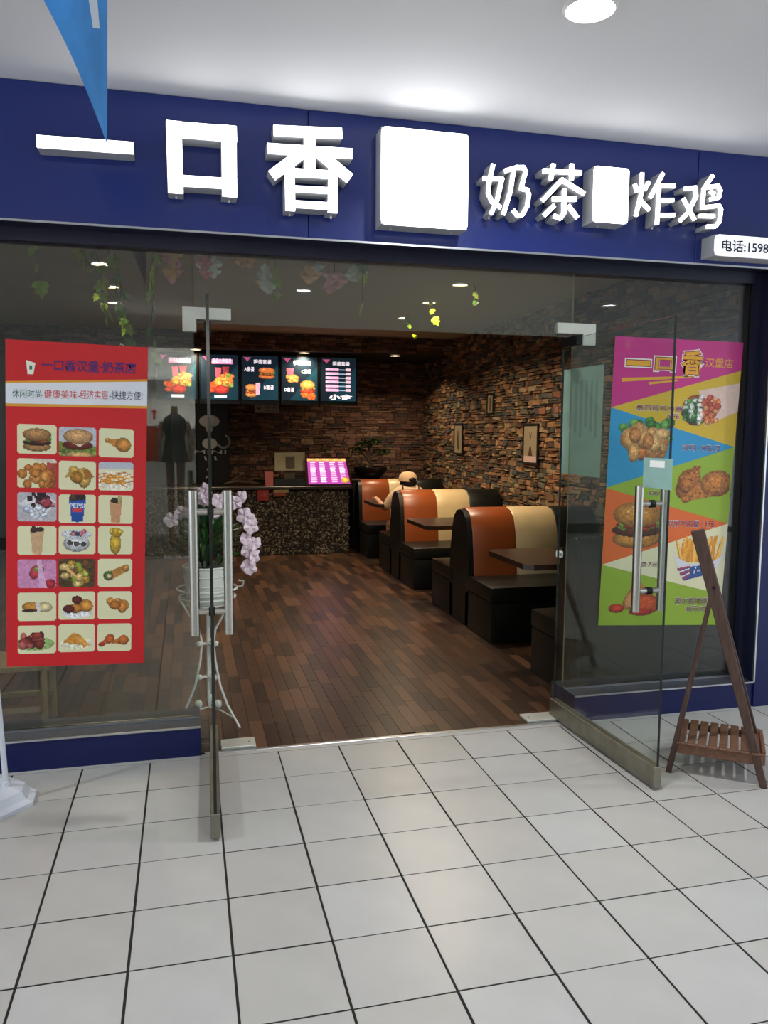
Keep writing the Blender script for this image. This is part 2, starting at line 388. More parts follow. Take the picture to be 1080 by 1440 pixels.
# ------------------------------------------------------------------ shopfront structure
wf = thing('wall_front', 'navy blue shopfront surround with plinths and end columns', None, (0, .1, 0), kind='structure')
MB().box(-2.2, 4.9, .02, .3, 2.445, 3.02).build('header_beam', M_navyd, wf)
MB().box(-2.2, 3.62, .11, .2, 2.385, 2.446).build('head_rail', M_navyd, wf)
for nm, x0, x1 in (('plinth', -2.2, .533), ('plinth', 2.50, 3.62)):
    MB().box(x0, x1, .03, .30, 0, .143).build(nm, M_navyp, wf); MB().box(x0, x1, .032, .30, .143, .146).build('ledge', M_ledge, wf)
    MB().box(x0, x1, .024, .032, .139, .147).build('edge_strip', M_alu, wf)
    MB().box(x0, x1, .14, .165, .145, .157).build('glazing_bead', M_alu, wf)
MB().box(3.62, 4.9, .02, .3, 0, 2.445).build('end_column', M_navyp, wf)
MB().box(3.612, 3.622, .018, .03, .147, 2.44).build('edge_strip', M_alu, wf)
MB().box(3.57, 3.618, .10, .24, .147, 2.44).build('side_jamb', M_navyd, wf)
MB().box(3.613, 3.6205, .031, .10, .147, 2.44).build('jamb_lining', M_navyd, wf)
MB().box(-7, -2.2, .02, .3, 0, 3.02).build('end_column', M_navyp, wf)
MB().box(4.9, 9.5, .02, .3, 0, 3.02).build('side_wall', M_wall, wf)
sb = thing('sign_board', 'long navy blue sign board under the white mall ceiling', 'sign board', (1, 0, 2.45))
for x0, x1 in ((-2.2, 1.058), (1.062, 3.098), (3.102, 4.9)):
    MB().box(x0, x1, -.002, .018, 2.447, 3.018, .0015).build('board_panel', M_navy, sb)
MB().box(-2.2, 4.9, -.006, .0, 2.440, 2.449).build('edge_strip', M_alu, sb)

# glass panels -------------------------------------------------------------
GY = .15
def pane(x0, x1, z0, z1, parent, m=None, name='glass_pane'):
    o = MB().box(x0, x1, GY-.006, GY+.006, z0, z1).build(name, m or M_glass, parent)
    o.data.materials.append(M_edgel)
    for p in o.data.polygons:
        if abs(p.normal.y) < .5: p.material_index = 1
    return o
w1 = thing('window_1', 'fixed glass panel left of the entrance, on the blue plinth', None, (-.8, GY, .15), kind='structure')
pane(-2.2, .535, .157, 2.386, w1)
MB().box(.535, .60, GY-.005, GY+.005, .012, .16).build('corner_glass', M_glass, w1)
w2 = thing('window_2', 'fixed glass panel right of the entrance, on the blue plinth', None, (3, GY, .15), kind='structure')
pane(2.488, 3.57, .157, 2.386, w2)
MB().box(2.42, 2.488, GY-.005, GY+.005, .012, .20).build('corner_glass', M_glass, w2)
w3 = thing('window_3', 'long glass transom above the open doors', None, (1.5, GY, 2.06), kind='structure')
pane(.538, 2.485, 2.062, 2.386, w3, M_glassd)
def patch(name, xs, label, parent):
    x0, x1, lx0, lx1 = xs
    b = MB(); b.prism([(x0, 2.132), (x1, 2.132), (x1, 2.078), (lx1, 2.078), (lx1, 2.02), (lx0, 2.02), (lx0, 2.078), (x0, 2.078)], GY-.022, GY-.0065, 'y')
    b.prism([(x0, 2.132), (x1, 2.132), (x1, 2.078), (lx1, 2.078), (lx1, 2.02), (lx0, 2.02), (lx0, 2.078), (x0, 2.078)], GY+.0065, GY+.022, 'y')
    b.build(name, M_plate, parent, label=label)
patch('patch_fitting', (.485, .708, .485, .548), 'left pale L-shaped glass clamp', w3)
patch('patch_fitting', (2.392, 2.612, 2.54, 2.612), 'right pale L-shaped glass clamp', w3)
for x0, x1 in ((.63, .80), (2.245, 2.45)):
    t = thing('floor_spring_cover', 'pale metal floor hinge cover at the foot of the %s glass door' % ('left' if x0 < 1 else 'right'), 'floor plate', ((x0+x1)/2, .12, 0))
    MB().box(x0, x1, .065, .175, .001, .016, .003).build('cover_plate', M_plate, t)
    MB().lathe((x0+.03 if x0 > 1 else x0+.14, .12, .016), [(.006, 0), (.006, .001), (0, .001)], 10).build('screw', M_steel, t)

def door(name, hx, ex, label, side):
    """double-acting glass door opened outwards; hinge at (hx,.12), free end at (ex,-.81)"""
    t = thing(name, label, None, (hx, .12, 0), kind='structure')
    H, E = Vector((hx, .12, 0)), Vector((ex, -.81, 0)); d = (E-H).normalized(); n = Vector((d.y, -d.x, 0))
    m = Matrix((d, n, Vector((0, 0, 1)))).transposed().to_4x4(); m.translation = H; L = (E-H).length
    o = MB().box(0.0, L, -.006, .006, .1, 2.04, 0, m).build('glass_pane', M_dglass, t); o.data.materials.append(M_edge)
    for p in o.data.polygons:
        if abs(p.normal.dot(n)) < .5: p.material_index = 1
    MB().box(-.02, L+.004, -.019, .019, .012, .108, .002, m).build('bottom_rail', M_steeld, t)
    MB().box(-.01, .16, -.016, .016, 2.0, 2.05, .002, m).build('top_clamp', M_metalb, t)
    h = None
    for s_ in (-1, 1):
        b = MB(); y = s_*.064; P = lambda z, yy=y: m @ Vector((L-.115, yy, z))
        b.tube([P(.775), P(1.33)], .0185, 20)
        for z in (.80, .85, 1.25, 1.29): b.tube([P(z-.002), P(z+.002)], .0195, 20)
        for k in range(7): b.tube([P(.985+k*.018), P(.993+k*.018)], .0197, 20)
        hb = b.build('handle_bar', M_steel, t, True, label='steel pull bar with grooves')
        b = MB()
        for z in (.865, 1.25): b.tube([P(z, 0.006*s_), P(z, y-.015*s_)], .0125, 14)
        b.build('handle_mount', M_steel, hb if False else t, True)
    for z in (.865, 1.25): MB().tube([m @ Vector((L-.115, -.012, z)), m @ Vector((L-.115, .012, z))], .017, 16).build('washer', M_metalb, t, True)
    return t
door('door_1', .598, .573, 'left glass entrance door swung open, seen edge on', -1)
door('door_2', 2.425, 2.463, 'right glass entrance door swung open outwards', 1)

# papers taped to the glass ---------------------------------------------------
M_paper = mat('grey_green_paper', '9fb3a2', .7, var=.12, scale=8)
M_paperd = mat('faded_paper_print', '8a9d8e', .7)
t = thing('paper_notice', 'tall pale green paper taped on glass right of the entrance', 'notice', (2.57, GY+.01, 1.3))
S = Sheet((2.452, 1.89), (2.685, 1.926), (2.448, 1.343), (2.681, 1.314), GY+.010)
b = MB(); b.box(0, 1, 0, 1, 0, 1)
for v in b.b.verts: v.co = S.P(v.co.x, 1-v.co.z, 0)+Vector((0, v.co.y*.0008, 0))
b.build('sheet', M_paper, t)
for k in range(6):
    u = .15+.13*k; poly_on(S, 'faint_text_column', [(u, .12), (u+.07, .12), (u+.07, .55+.05*(k % 3)), (u, .55+.05*(k % 3))], .0006, M_paperd, t)
M_paper2 = mat('pale_teal_paper', '8fb3aa', .6, var=.08, scale=10)
t = thing('hours_card', 'small pale teal card stuck on the right glass door above its handle', 'notice', (2.46, -.75, 1.3))
b = MB(); dx = -.0105
b.box(2.445, 2.4458, -.855, -.64, 1.32, 1.45); b.build('card', M_paper2, t)
b = MB(); b.box(2.4443, 2.4449, -.80, -.69, 1.41, 1.44); b.build('card_print', M_white, t)

t = thing('glass_clip', 'small white clip on the glass edge right of the entrance', 'clip', (2.45, GY, .9))
MB().box(2.432, 2.462, GY-.016, GY+.016, .885, .92, .004).build('clip_body', M_white, t)
MB().tube([(2.447, GY-.024, .902), (2.447, GY-.016, .902)], .007, 10).build('screw', M_steel, t)

# ------------------------------------------------------------------ illuminated sign letters
STROKES = {
'xiang': [[(.892, 2.878), (1.199, 2.894)], [(1.053, 2.884), (1.053, 2.719)], [(.863, 2.80), (1.248, 2.81)], [(1.026, 2.8), (.883, 2.686)], [(1.087, 2.806), (1.236, 2.70)], [(.962, 2.729), (.964, 2.54)], [(1.159, 2.735), (1.156, 2.544)], [(.962, 2.705), (1.159, 2.71)], [(.961, 2.635), (1.159, 2.64)], [(.961, 2.569), (1.159, 2.572)]],
'yi': [[(-.086, 2.745), (.297, 2.751)]],
'kou': [[(.465, 2.877), (.468, 2.579)], [(.698, 2.880), (.697, 2.581)], [(.434, 2.843), (.731, 2.847)], [(.44, 2.632), (.728, 2.636)]],
'nai': [[(1.928, 2.821), (1.91, 2.745), (1.904, 2.685), (1.925, 2.649), (1.971, 2.625)], [(1.878, 2.753), (1.974, 2.758), (1.952, 2.661), (1.921, 2.591)], [(1.986, 2.795), (2.046, 2.816), (2.082, 2.819), (2.095, 2.801), (2.083, 2.764), (2.072, 2.72), (2.103, 2.717), (2.113, 2.695), (2.105, 2.64), (2.081, 2.599), (2.057, 2.592), (2.032, 2.618)], [(2.031, 2.798), (2.018, 2.705), (1.984, 2.593)]],
'cha': [[(2.183, 2.812), (2.387, 2.819)], [(2.238, 2.848), (2.225, 2.773)], [(2.335, 2.856), (2.334, 2.779)], [(2.184, 2.673), (2.284, 2.777), (2.406, 2.72)], [(2.237, 2.685), (2.362, 2.692)], [(2.298, 2.734), (2.298, 2.62), (2.28, 2.596), (2.245, 2.605)], [(2.247, 2.655), (2.195, 2.604)], [(2.319, 2.66), (2.371, 2.603)]],
'zha': [[(2.717, 2.846), (2.718, 2.751), (2.69, 2.635)], [(2.677, 2.789), (2.694, 2.75)], [(2.757, 2.805), (2.734, 2.765)], [(2.717, 2.71), (2.765, 2.668)], [(2.834, 2.853), (2.767, 2.73)], [(2.808, 2.791), (2.904, 2.795)], [(2.814, 2.792), (2.809, 2.602)], [(2.816, 2.72), (2.898, 2.727)], [(2.814, 2.646), (2.908, 2.655)]],
'ji': [[(2.959, 2.788), (3.022, 2.798), (3.028, 2.754), (2.984, 2.671), (2.939, 2.627)], [(2.954, 2.74), (3.025, 2.638)], [(3.12, 2.866), (3.076, 2.804)], [(3.07, 2.801), (3.151, 2.816), (3.167, 2.794), (3.159, 2.759), (3.109, 2.747)], [(3.07, 2.801), (3.065, 2.703), (3.161, 2.719), (3.175, 2.701), (3.17, 2.641), (3.146, 2.614), (3.096, 2.611)], [(3.107, 2.787), (3.133, 2.773)], [(3.049, 2.66), (3.139, 2.665)]]}
def ribbon(b, pts, w_, y0, y1):
    for (p, q) in zip(pts, pts[1:]):
        p, q = Vector(p), Vector(q); d = (q-p).normalized(); n = Vector((-d.y, d.x))*w_/2
        b.prism([tuple(p+n), tuple(q+n), tuple(q-n), tuple(p-n)], y0, y1, 'y')
    for p in pts[1:-1]: b.prism(arc(p[0], p[1], w_/2, 0, 330, 11), y0, y1, 'y')
def letter(strokes, widths, label, depth=.10, screws=None):
    xs = [p[0] for s_ in strokes for p in s_]; zs = [p[1] for s_ in strokes for p in s_]
    t = thing('sign_letter', label, 'sign letter', (sum(xs)/len(xs), -.01, min(zs)), 'white lit letters on the navy sign board')
    f, c = MB(), MB()
    for k, s_ in enumerate(strokes):
        w_ = widths[k] if isinstance(widths, list) else widths; e = .0004*k
        ribbon(f, s_, w_, -depth-e, -depth+.012); ribbon(c, s_, w_*1.04+.002, -depth+.010-e, -.004)
    c.build('letter_side', M_can, t); f.build('lit_face', M_face, t)
    for x in screws or (min(xs)+.03, max(xs)-.03): MB().tube([(x, -.05, min(zs)-.012), (x, -.05, min(zs)+.02)], .006, 8).build('fixing_screw', M_alu, t)
letter(STROKES['yi'], .047, 'large lit letter made of one flat horizontal bar, at the sign start')
letter(STROKES['kou'], [.062, .062, .064, .044], 'large lit square frame letter with open centre', screws=(.468, .697))
letter(STROKES['xiang'], [.044, .05, .042, .046, .046, .042, .042, .034, .026, .03], 'large lit many-stroke letter between the frame letter and the white box', screws=(.965, 1.155))
letter(STROKES['nai'], .018, 'small lit letter just right of the large white box', screws=(1.925, 2.055))
letter(STROKES['cha'], .020, 'small lit letter with a roof stroke, left of the small white box', screws=(2.285,))
letter(STROKES['zha'], .018, 'small lit letter just right of the small white box', screws=(2.81,))
letter(STROKES['ji'], .018, 'small lit letter with curled strokes, above the phone number box', screws=(3.125,))
def lightbox(x0, x1, z0, z1, depth, label, name='light_box', face=None):
    t = thing(name, label, 'light box', ((x0+x1)/2, -.01, z0), None)
    b = MB(); b.box(x0, x1, -depth+.008, -.004, z0, z1); b.build('box_side', M_can, t)
    r = .014 if x1-x0 < .25 else .022
    P = arc(x1-r, z1-r, r, 0, 90, 4)+arc(x0+r, z1-r, r, 90, 180, 4)+arc(x0+r, z0+r, r, 180, 270, 4)+arc(x1-r, z0+r, r, 270, 360, 4)
    MB().prism(P, -depth, -depth+.012, 'y').build('lit_face', face or M_face, t)
    for x in (x0+.06, x1-.06): MB().tube([(x, -.05, z0-.01), (x, -.05, z0+.01)], .005, 8).build('fixing_screw', M_alu, t)
    return t
lightbox(1.378, 1.795, 2.505, 2.935, .12, 'large square white light box in the middle of the sign')
lightbox(2.445, 2.632, 2.588, 2.85, .12, 'small upright white light box between small letters')
t = lightbox(3.135, 4.2, 2.466, 2.571, .12, 'long low white light box with a phone number', face=M_face2)
S = Sheet((3.135, 2.571), (4.2, 2.571), (3.135, 2.466), (4.2, 2.466), -.12)
text_on(S, '电话:15985', .035, .22, .325, .80, M_letter, t, d=.003, offset=.018)

# ------------------------------------------------------------------ posters
M_red = mat('poster_red', 'c8151f', .42, var=.03, scale=3)
M_pwhite = mat('poster_white', 'dfe2ea', .45)
M_gold = mat('poster_gold', 'd99b2b', .45)
M_purple = mat('poster_purple_ink', '4a1f6b', .5)
M_green = mat('poster_green_ink', '2c6a4e', .5)
M_inkred = mat('poster_red_ink', 'cc3a35', .5)
M_inkblk = mat('poster_dark_ink', '23263f', .5)
M_cup = mat('poster_cup_white', 'e8ead8', .5)
pl = thing('menu_poster', 'tall red menu poster with food pictures on the left glass panel', 'poster', (0, GY-.01, .45))
S = Sheet((-.283, 1.959), (.327, 1.941), (-.334, .464), (.273, .441), GY-.0085)
def backing(S, parent, material, name='poster_sheet'):
    b = MB(); b.box(0, 1, 0, 1, 0, 1)
    for v in b.b.verts: v.co = S.P(v.co.x, 1-v.co.z, 0)+Vector((0, v.co.y*.001, 0))
    return b.build(name, material, parent)
backing(S, pl, M_red)
poly_on(S, 'gold_band', [(0, .124), (1, .098), (1, .188), (0, .198)], .0008, M_gold, pl)
poly_on(S, 'slogan_band', [(0, .130), (1, .105), (1, .180), (0, .190)], .0016, M_pwhite, pl)
text_on(S, '一口香汉堡·奶茶店', .245, .052, .915, .088, M_purple, pl, d=.0016, offset=.02, slope=.004)
for txt, u0, u1, m_ in (('休闲时尚', .045, .245, M_green), ('-健康美味-', .245, .515, M_inkred), ('经济实惠', .515, .715, M_inkred), ('-快捷方便!', .725, .965, M_inkblk)):
    text_on(S, txt, u0, .147-.006*u0*2, u1, .173-.006*u0*2, m_, pl, d=.0024, offset=.0, slope=.002)
MB().quad(S.P(.14, .058, .0016), S.P(.205, .066, .0016), S.P(.19, .10, .0016), S.P(.15, .10, .0016)).build('cup_mark', M_cup, pl)
MB().quad(S.P(.163, .074, .0024), S.P(.182, .074, .0024), S.P(.182, .086, .0024), S.P(.163, .086, .0024)).build('cup_mark_dot', M_green, pl)
BG = 'dedcb4'
def food(k):
    c = Cv(44, 36, BG, asp=1.22)
    if k == 0: burger(c, .5, .5, .8, .8, 'a97c4a', '3a1a12', '4f8a2c')
    elif k == 1:
        c.fill(c.y > -1, 'b9bfc9', .1); c.scatter(30, 0, 1, .6, 1, .12, ['7f9a3f', '98ad58', '6a8430'], 8); c.el(.5, .62, .42, .16, '6a1d16'); c.pg([(.3, .5), (.75, .5), (.55, .68)], 'd6c8a8'); c.el(.52, .32, .4, .26, 'c99a68'); c.el(.55, .95, .4, .1, 'cfa56a')
    elif k == 2: drum(c, .58, .52, .85, 15, 'c08238')
    elif k == 3:
        c.fill(c.x > .75, 'a3453a', .2); nuggets(c, .1, .85, .3, .95, 26, r=.12); c.pg([(.35, 0), (1, 0), (1, .15), (.5, .08)], 'd8c8b8')
    elif k == 4:
        nuggets(c, .3, .7, .3, .75, 14, ('b98d3c', 'a87428', 'c8a050'), .15); c.pg([(.15, .6), (.3, .3), (.4, .5)], 'b08838'); c.pg([(.65, .3), (.8, .28), (.95, .55), (.7, .6)], '9a6428')
    elif k == 5:
        c.fill(c.y < .25, 'b8bcc8', .05); c.el(.5, .65, .6, .35, 'e8e0cc', sh=False)
        R = random.Random(5)
        for i in range(40):
            x, y = R.uniform(.1, .9), R.uniform(.35, .75); d = R.uniform(-.15, .15); c.pg([(x-.13, y), (x+.13, y+d), (x+.13, y+d+.04), (x-.13, y+.04)], R.choice(['d28f35', 'b87328', 'e0ac55']))
    elif k == 6:
        c.fill(c.y > -1, 'b5b2b8', .1); c.pg([(.05, .4), (.45, 0), (1, .3), (.6, .98)], 'd8d6da'); c.scatter(26, .3, .8, .05, .5, .07, ['2a1a24', '6a3038', '3c2230'], 2); c.scatter(14, .2, .7, .5, .85, .08, ['c2cbe0', 'e0e4ee'], 4); c.scatter(8, .65, .95, .2, .45, .07, ['a83a48', 'c87880'], 9)
    elif k == 7:
        cup(c, .5, .12, .93, .46, '1d4a9c', ['2a2020', '5a3a2a']); c.pg([(.28, .28), (.72, .28), (.7, .5), (.3, .5)], '2c62b8'); c.pg([(.36, .48), (.66, .46), (.62, .62), (.36, .62)], 'c83a44')
    elif k == 8: cup(c, .5, .2, .95, .38, 'c4916a', ['2a2a26', 'c8b878', '3a3a34'])
    elif k == 9: cup(c, .5, .15, .98, .36, 'c9a47e', ['3a2420', '4a302a'])
    elif k == 10:
        c.el(.48, .62, .36, .3, 'cfd2d6'); c.el(.48, .3, .42, .16, 'c2c4ca', sh=False); c.scatter(8, .3, .7, .2, .3, .06, ['30405a', 'c87080', '2a4a3a'], 3); c.scatter(8, .2, .7, .58, .66, .06, ['3a3a38', '55504a'], 4)
    elif k == 11: c.el(.5, .62, .17, .38, 'c9a63a'); c.scatter(7, .4, .62, .12, .3, .1, ['d8b848', 'c8a02e'], 2)
    elif k == 12: c.fill(c.y > -1, 'c98ab4', .12); c.el(.45, .45, .14, .25, 'c03a48', 20); c.el(.55, .35, .14, .12, '8a9a48'); c.el(.85, .85, .14, .16, 'b02838'); c.pg([(.5, 0), (.6, 0), (.75, 1), (.55, 1)], 'd8a8cc')
    elif k == 13: c.fill(c.y > -1, '4a3a20', .4); c.scatter(26, .1, .9, .15, .9, .1, ['c89a38', '8a9a34', 'a8b850', 'd8c07a', '7a4a24'], 6); c.pg([(.1, .3), (.2, .25), (.6, .7), (.55, .75)], 'd8b070')
    elif k == 14: c.pg([(.25, .5), (.75, .22), (.9, .42), (.4, .75)], 'b07a3a', .2); c.el(.3, .6, .14, .17, '3f6a28'); c.el(.32, .62, .08, .1, 'c8b088'); c.el(.82, .33, .1, .13, 'b9833f')
    elif k == 15: c.el(.35, .5, .24, .18, 'c08838'); c.el(.68, .52, .22, .18, 'cdbf90'); c.pg([(.45, .35), (.55, .32), (.6, .65), (.5, .66)], 'd8ccc8'); c.el(.3, .64, .2, .05, '3a2a1a')
    elif k == 16: c.el(.5, .75, .42, .2, 'e6e6ea', sh=False); c.el(.75, .5, .2, .22, 'c88a3c', 30); c.el(.45, .6, .2, .17, 'b8752c'); c.el(.28, .62, .16, .15, '5a1f18'); c.el(.5, .3, .14, .15, '5a1f18')
    elif k == 17: nuggets(c, .25, .75, .35, .6, 7, ('c07c30', 'b06c24', 'cc8c40'), .14)
    elif k == 18: c.el(.45, .65, .5, .25, '8fae6a', sh=False); c.scatter(34, .1, .62, .35, .75, .1, ['7a2a22', '9a3a2c', '5a1a18', 'b8605a'], 3)
    elif k == 19: c.el(.5, .7, .45, .2, 'e4e0c8', sh=False); c.pg([(.12, .65), (.4, .3), (.62, .4), (.6, .75)], 'c8862e', .25); c.pg([(.45, .42), (.6, .4), (.85, .75), (.7, .88)], 'd69a48', .2)
    elif k == 20: drum(c, .3, .6, .55, -35, 'c05c28'); drum(c, .68, .62, .6, -10, 'b8662a'); c.el(.12, .75, .1, .08, 'b83020')
    return c
colu = ((.078, .352), (.368, .633), (.652, .905))
for k in range(21):
    r_, q = divmod(k, 3); v0 = .25+.1035*r_+(.004 if q else 0)*(1 if r_ < 3 else -.6)
    picture('food_picture', food(k), S, colu[q][0], v0, colu[q][1], v0+.089, M_print, pl, .0008, 4)
text_on(S, 'PEPSI', .445, .489, .555, .503, M_pwhite, pl, d=.0016, offset=.02)

# right poster
pr_ = thing('menu_poster', 'slanted poster in magenta, yellow, blue and green behind right door', 'poster', (3.1, GY-.01, .46))
S = Sheet((2.735, 2.075), (3.532, 2.066), (2.689, .497), (3.463, .459), GY-.0085)
M_mag = mat('poster_magenta', 'bb2a7c', .42); M_yel = mat('poster_yellow', 'c9aa2c', .42); M_blue = mat('poster_blue', '2a8fc0', .42)
M_grn = mat('poster_green', '8dab32', .42); M_ora = mat('poster_orange', 'd8662c', .42); M_crm = mat('poster_cream', 'dcd9b4', .42)
M_ink = mat('poster_price_ink', '6e1450', .5); M_halo = mat('poster_white_halo', 'e6e0e0', .5)
M_gold2 = mat('poster_gold_letters', 'dba12a', .45); M_dred = mat('poster_dark_red', '8e2320', .5)
backing(S, pr_, M_grn)
poly_on(S, 'magenta_field', [(0, 0), (1, 0), (1, .097), (0, .24)], .0008, M_mag, pr_)
poly_on(S, 'yellow_field', [(1, .097), (1, .363), (0, .24)], .0008, M_yel, pr_)
poly_on(S, 'blue_field', [(0, .24), (1, .363), (0, .515)], .0008, M_blue, pr_)
poly_on(S, 'orange_field', [(0, .517), (1, .634), (0, .785)], .0008, M_ora, pr_)
poly_on(S, 'cream_field', [(1, .634), (1, .89), (0, .785)], .0008, M_crm, pr_)
for ch, a in (('一', (.095, .078, .275, .095)), ('口', (.315, .065, .465, .107)), ('香', (.52, .036, .685, .120))):
    g = lambda e: (a[0]-e, a[1]-e*.5, a[2]+e, a[3]+e*.5)
    text_on(S, ch, *g(.014), M_halo, pr_, d=.0016, offset=.085); text_on(S, ch, *g(.006), M_dred, pr_, d=.0024, offset=.06); text_on(S, ch, *a, M_gold2, pr_, d=.0032, offset=.03)
text_on(S, '汉堡店', .705, .058, .93, .09, M_gold2, pr_, d=.0016, offset=.01)
poly_on(S, 'gold_stroke', [(.068, .139), (.62, .122), (.60, .129), (.068, .152)], .0016, M_gold2, pr_)
poly_on(S, 'gold_stroke', [(.27, .150), (.50, .137), (.50, .142), (.28, .158)], .0016, M_gold2, pr_)
for s_, a in (('墨西哥鸡肉卷', (.19, .227, .55, .247)), ('9元', (.44, .255, .53, .272)), ('炸鸡 19元/只', (.575, .358, .88, .381)), ('6元/个', (.33, .521, .47, .540)), ('双层牛肉堡 11元', (.49, .624, .885, .648)), ('薯条7元/份', (.25, .772, .52, .792)), ('奥尔良烤翅', (.606, .900, .875, .925)), ('8元/对', (.71, .929, .875, .951))):
    text_on(S, s_, a[0]-.003, a[1]-.0015, a[2]+.003, a[3]+.0015, M_halo, pr_, d=.0022, offset=.012); text_on(S, s_, *a, M_ink, pr_, d=.0030, offset=.0)
c = Cv(72, 62, asp=1.16)
c.pg([(.28, .2), (1, 0), (1, .62), (.45, .95)], 'd8bcb0', .04); c.el(.25, .62, .25, .33, 'a8552c'); c.scatter(46, .06, .36, .4, .88, .05, ['3f7a3a', '5a9a4c', '2a5a34', 'cfdccc', 'b8c8b0'], 3)
c.scatter(50, .34, .64, .32, .85, .05, ['c85c34', 'd87844', 'b84a38', 'e09868'], 5); c.scatter(12, .3, .36, .3, .9, .04, ['e8e4dc'], 7)
picture('wrap_picture', c, S, .545, .140, 1.0, .300, M_print, pr_, .0016)
c = Cv(72, 50, asp=1.35); c.scatter(30, .1, .9, .1, .5, .08, ['4a8a3a', '3a7030', '6aa04c'], 3); nuggets(c, .15, .78, .35, .8, 26, ('cf9a5c', 'c08048', 'd8aa70', 'b87038'), .13)
picture('fried_chicken_picture', c, S, .05, .268, .52, .425, M_print, pr_, .0016)
c = Cv(72, 60, asp=1.15); drum(c, .30, .42, .85, 105, 'a8662c'); c.el(.27, .38, .2, .3, 'a8662c', 15); drum(c, .62, .52, 1.05, -32, 'b47234'); _a = c.a[..., 3].copy(); c.scatter(70, .1, .95, .1, .85, .018, ['c88a48', '8a4a1c'], 4); c.a[..., 3] = _a
m = c.a[..., 3] > 0; c2 = c
picture('drumstick_picture', c2, S, .525, .432, .985, .577, M_print, pr_, .0016)
c = Cv(72, 64, asp=1.1); burger(c, .5, .5, .96, .95, 'c2843c', '5a2a1a', '7a9a3a')
picture('burger_picture', c, S, .04, .553, .47, .727, M_print, pr_, .0016)
c = Cv(76, 64, asp=1.15); fries(c, .1, .9, .02, .6, 46); c.pg([(.02, .45), (.3, .62), (.7, .62), (.98, .42), (.82, .78), (.24, .98)], 'd2d4dc', .03)
c.pg([(.1, .72), (.8, .62), (.78, .82), (.24, .99)], '2f4f8a', .05)
for k in range(5): c.pg([(.1+.03*k, .74+.05*k), (.34, .66+.05*k), (.34, .69+.05*k), (.11+.03*k, .77+.05*k)], 'b8343c' if k % 2 == 0 else 'e0d8d8', .02)
c.scatter(14, .42, .74, .69, .84, .015, ['e0e4ee'], 3)
picture('fries_picture', c, S, .56, .675, 1.0, .842, M_print, pr_, .0016)
c = Cv(70, 56, asp=1.2); c.pg([(.3, .65), (.5, .02), (.75, .3), (.6, .8)], 'c8783a', .2); c.el(.68, .68, .28, .28, 'c05028'); c.el(.2, .8, .13, .12, 'c03a28'); c.el(.62, .9, .2, .1, 'b83028'); c.el(.45, .55, .12, .3, 'd8955a', 20)
picture('wing_picture', c, S, .04, .835, .51, .965, M_print, pr_, .0016)

# ------------------------------------------------------------------ shop interior: shell
XR, YB, XL, ZC = 3.85, 7.3, -2.2, 2.75
fi = thing('floor', 'brown parquet floor of short wooden strips inside the shop', None, (1, 3, 0), kind='structure'); fi.name = 'floor_inside'
MB().box(XL, XR+.1, .06, YB, -.06, -.004).build('subfloor', M_sub, fi)
MB().box(XL, .55, .045, .06, -.06, 0).build('subfloor', M_sub, fi)
pw, plen = .0695, .36; strips = []; nx = int((XR-XL)/pw)+1
for i in range(nx):
    x = XL+i*pw; y = .062-random.uniform(0, plen)
    while y < YB:
        plen = random.uniform(.30, .44); a, c_ = max(y, .062), min(y+plen, YB)
        if c_-a > .03: strips.append((x, a, c_))
        y += plen
def key(s_):
    x, a, c_ = s_; vis = (.55+.0*a < x+.03 < 2.55+0.0*a); return (0 if vis else 1, a)
strips.sort(key=key); shared = None; stuff = MB()
b = MB(); b.box(.0006, pw-.0006, 0, 1, -.012, 0, .0005); o = b.build('plank', M_wood, fi); pm_ = o.data; COL.objects.unlink(o); bpy.data.objects.remove(o)
for v in pm_.vertices: v.co += Vector((1, 3, 0))
for k, (x, a, c_) in enumerate(strips):
    if k < 300:
        o = bpy.data.objects.new('plank', pm_); COL.objects.link(o); o.parent = fi; o.location = (x-1, a-3+.0006, random.uniform(-.0004, .0002)); o.scale = (1, c_-a-.0012, 1)
    else: stuff.box(x+.0006, x+pw-.0006, a+.0006, c_-.0006, -.012, random.uniform(-.0004, .0002))
stuff.build('plank', M_wood, fi, kind='stuff', pieces=8)

ci = thing('ceiling', 'dim ceiling inside the shop with a lowered stone band at the back', None, (1, 3, ZC), kind='structure'); ci.name = 'ceiling_inside'
MB().box(XL, XR+.1, .3, YB+.1, ZC, 3.0).build('ceiling_panel', M_dceil, ci)
MB().box(XL, XR, 6.06, YB, 2.55, ZC).build('soffit', M_mortar, ci)

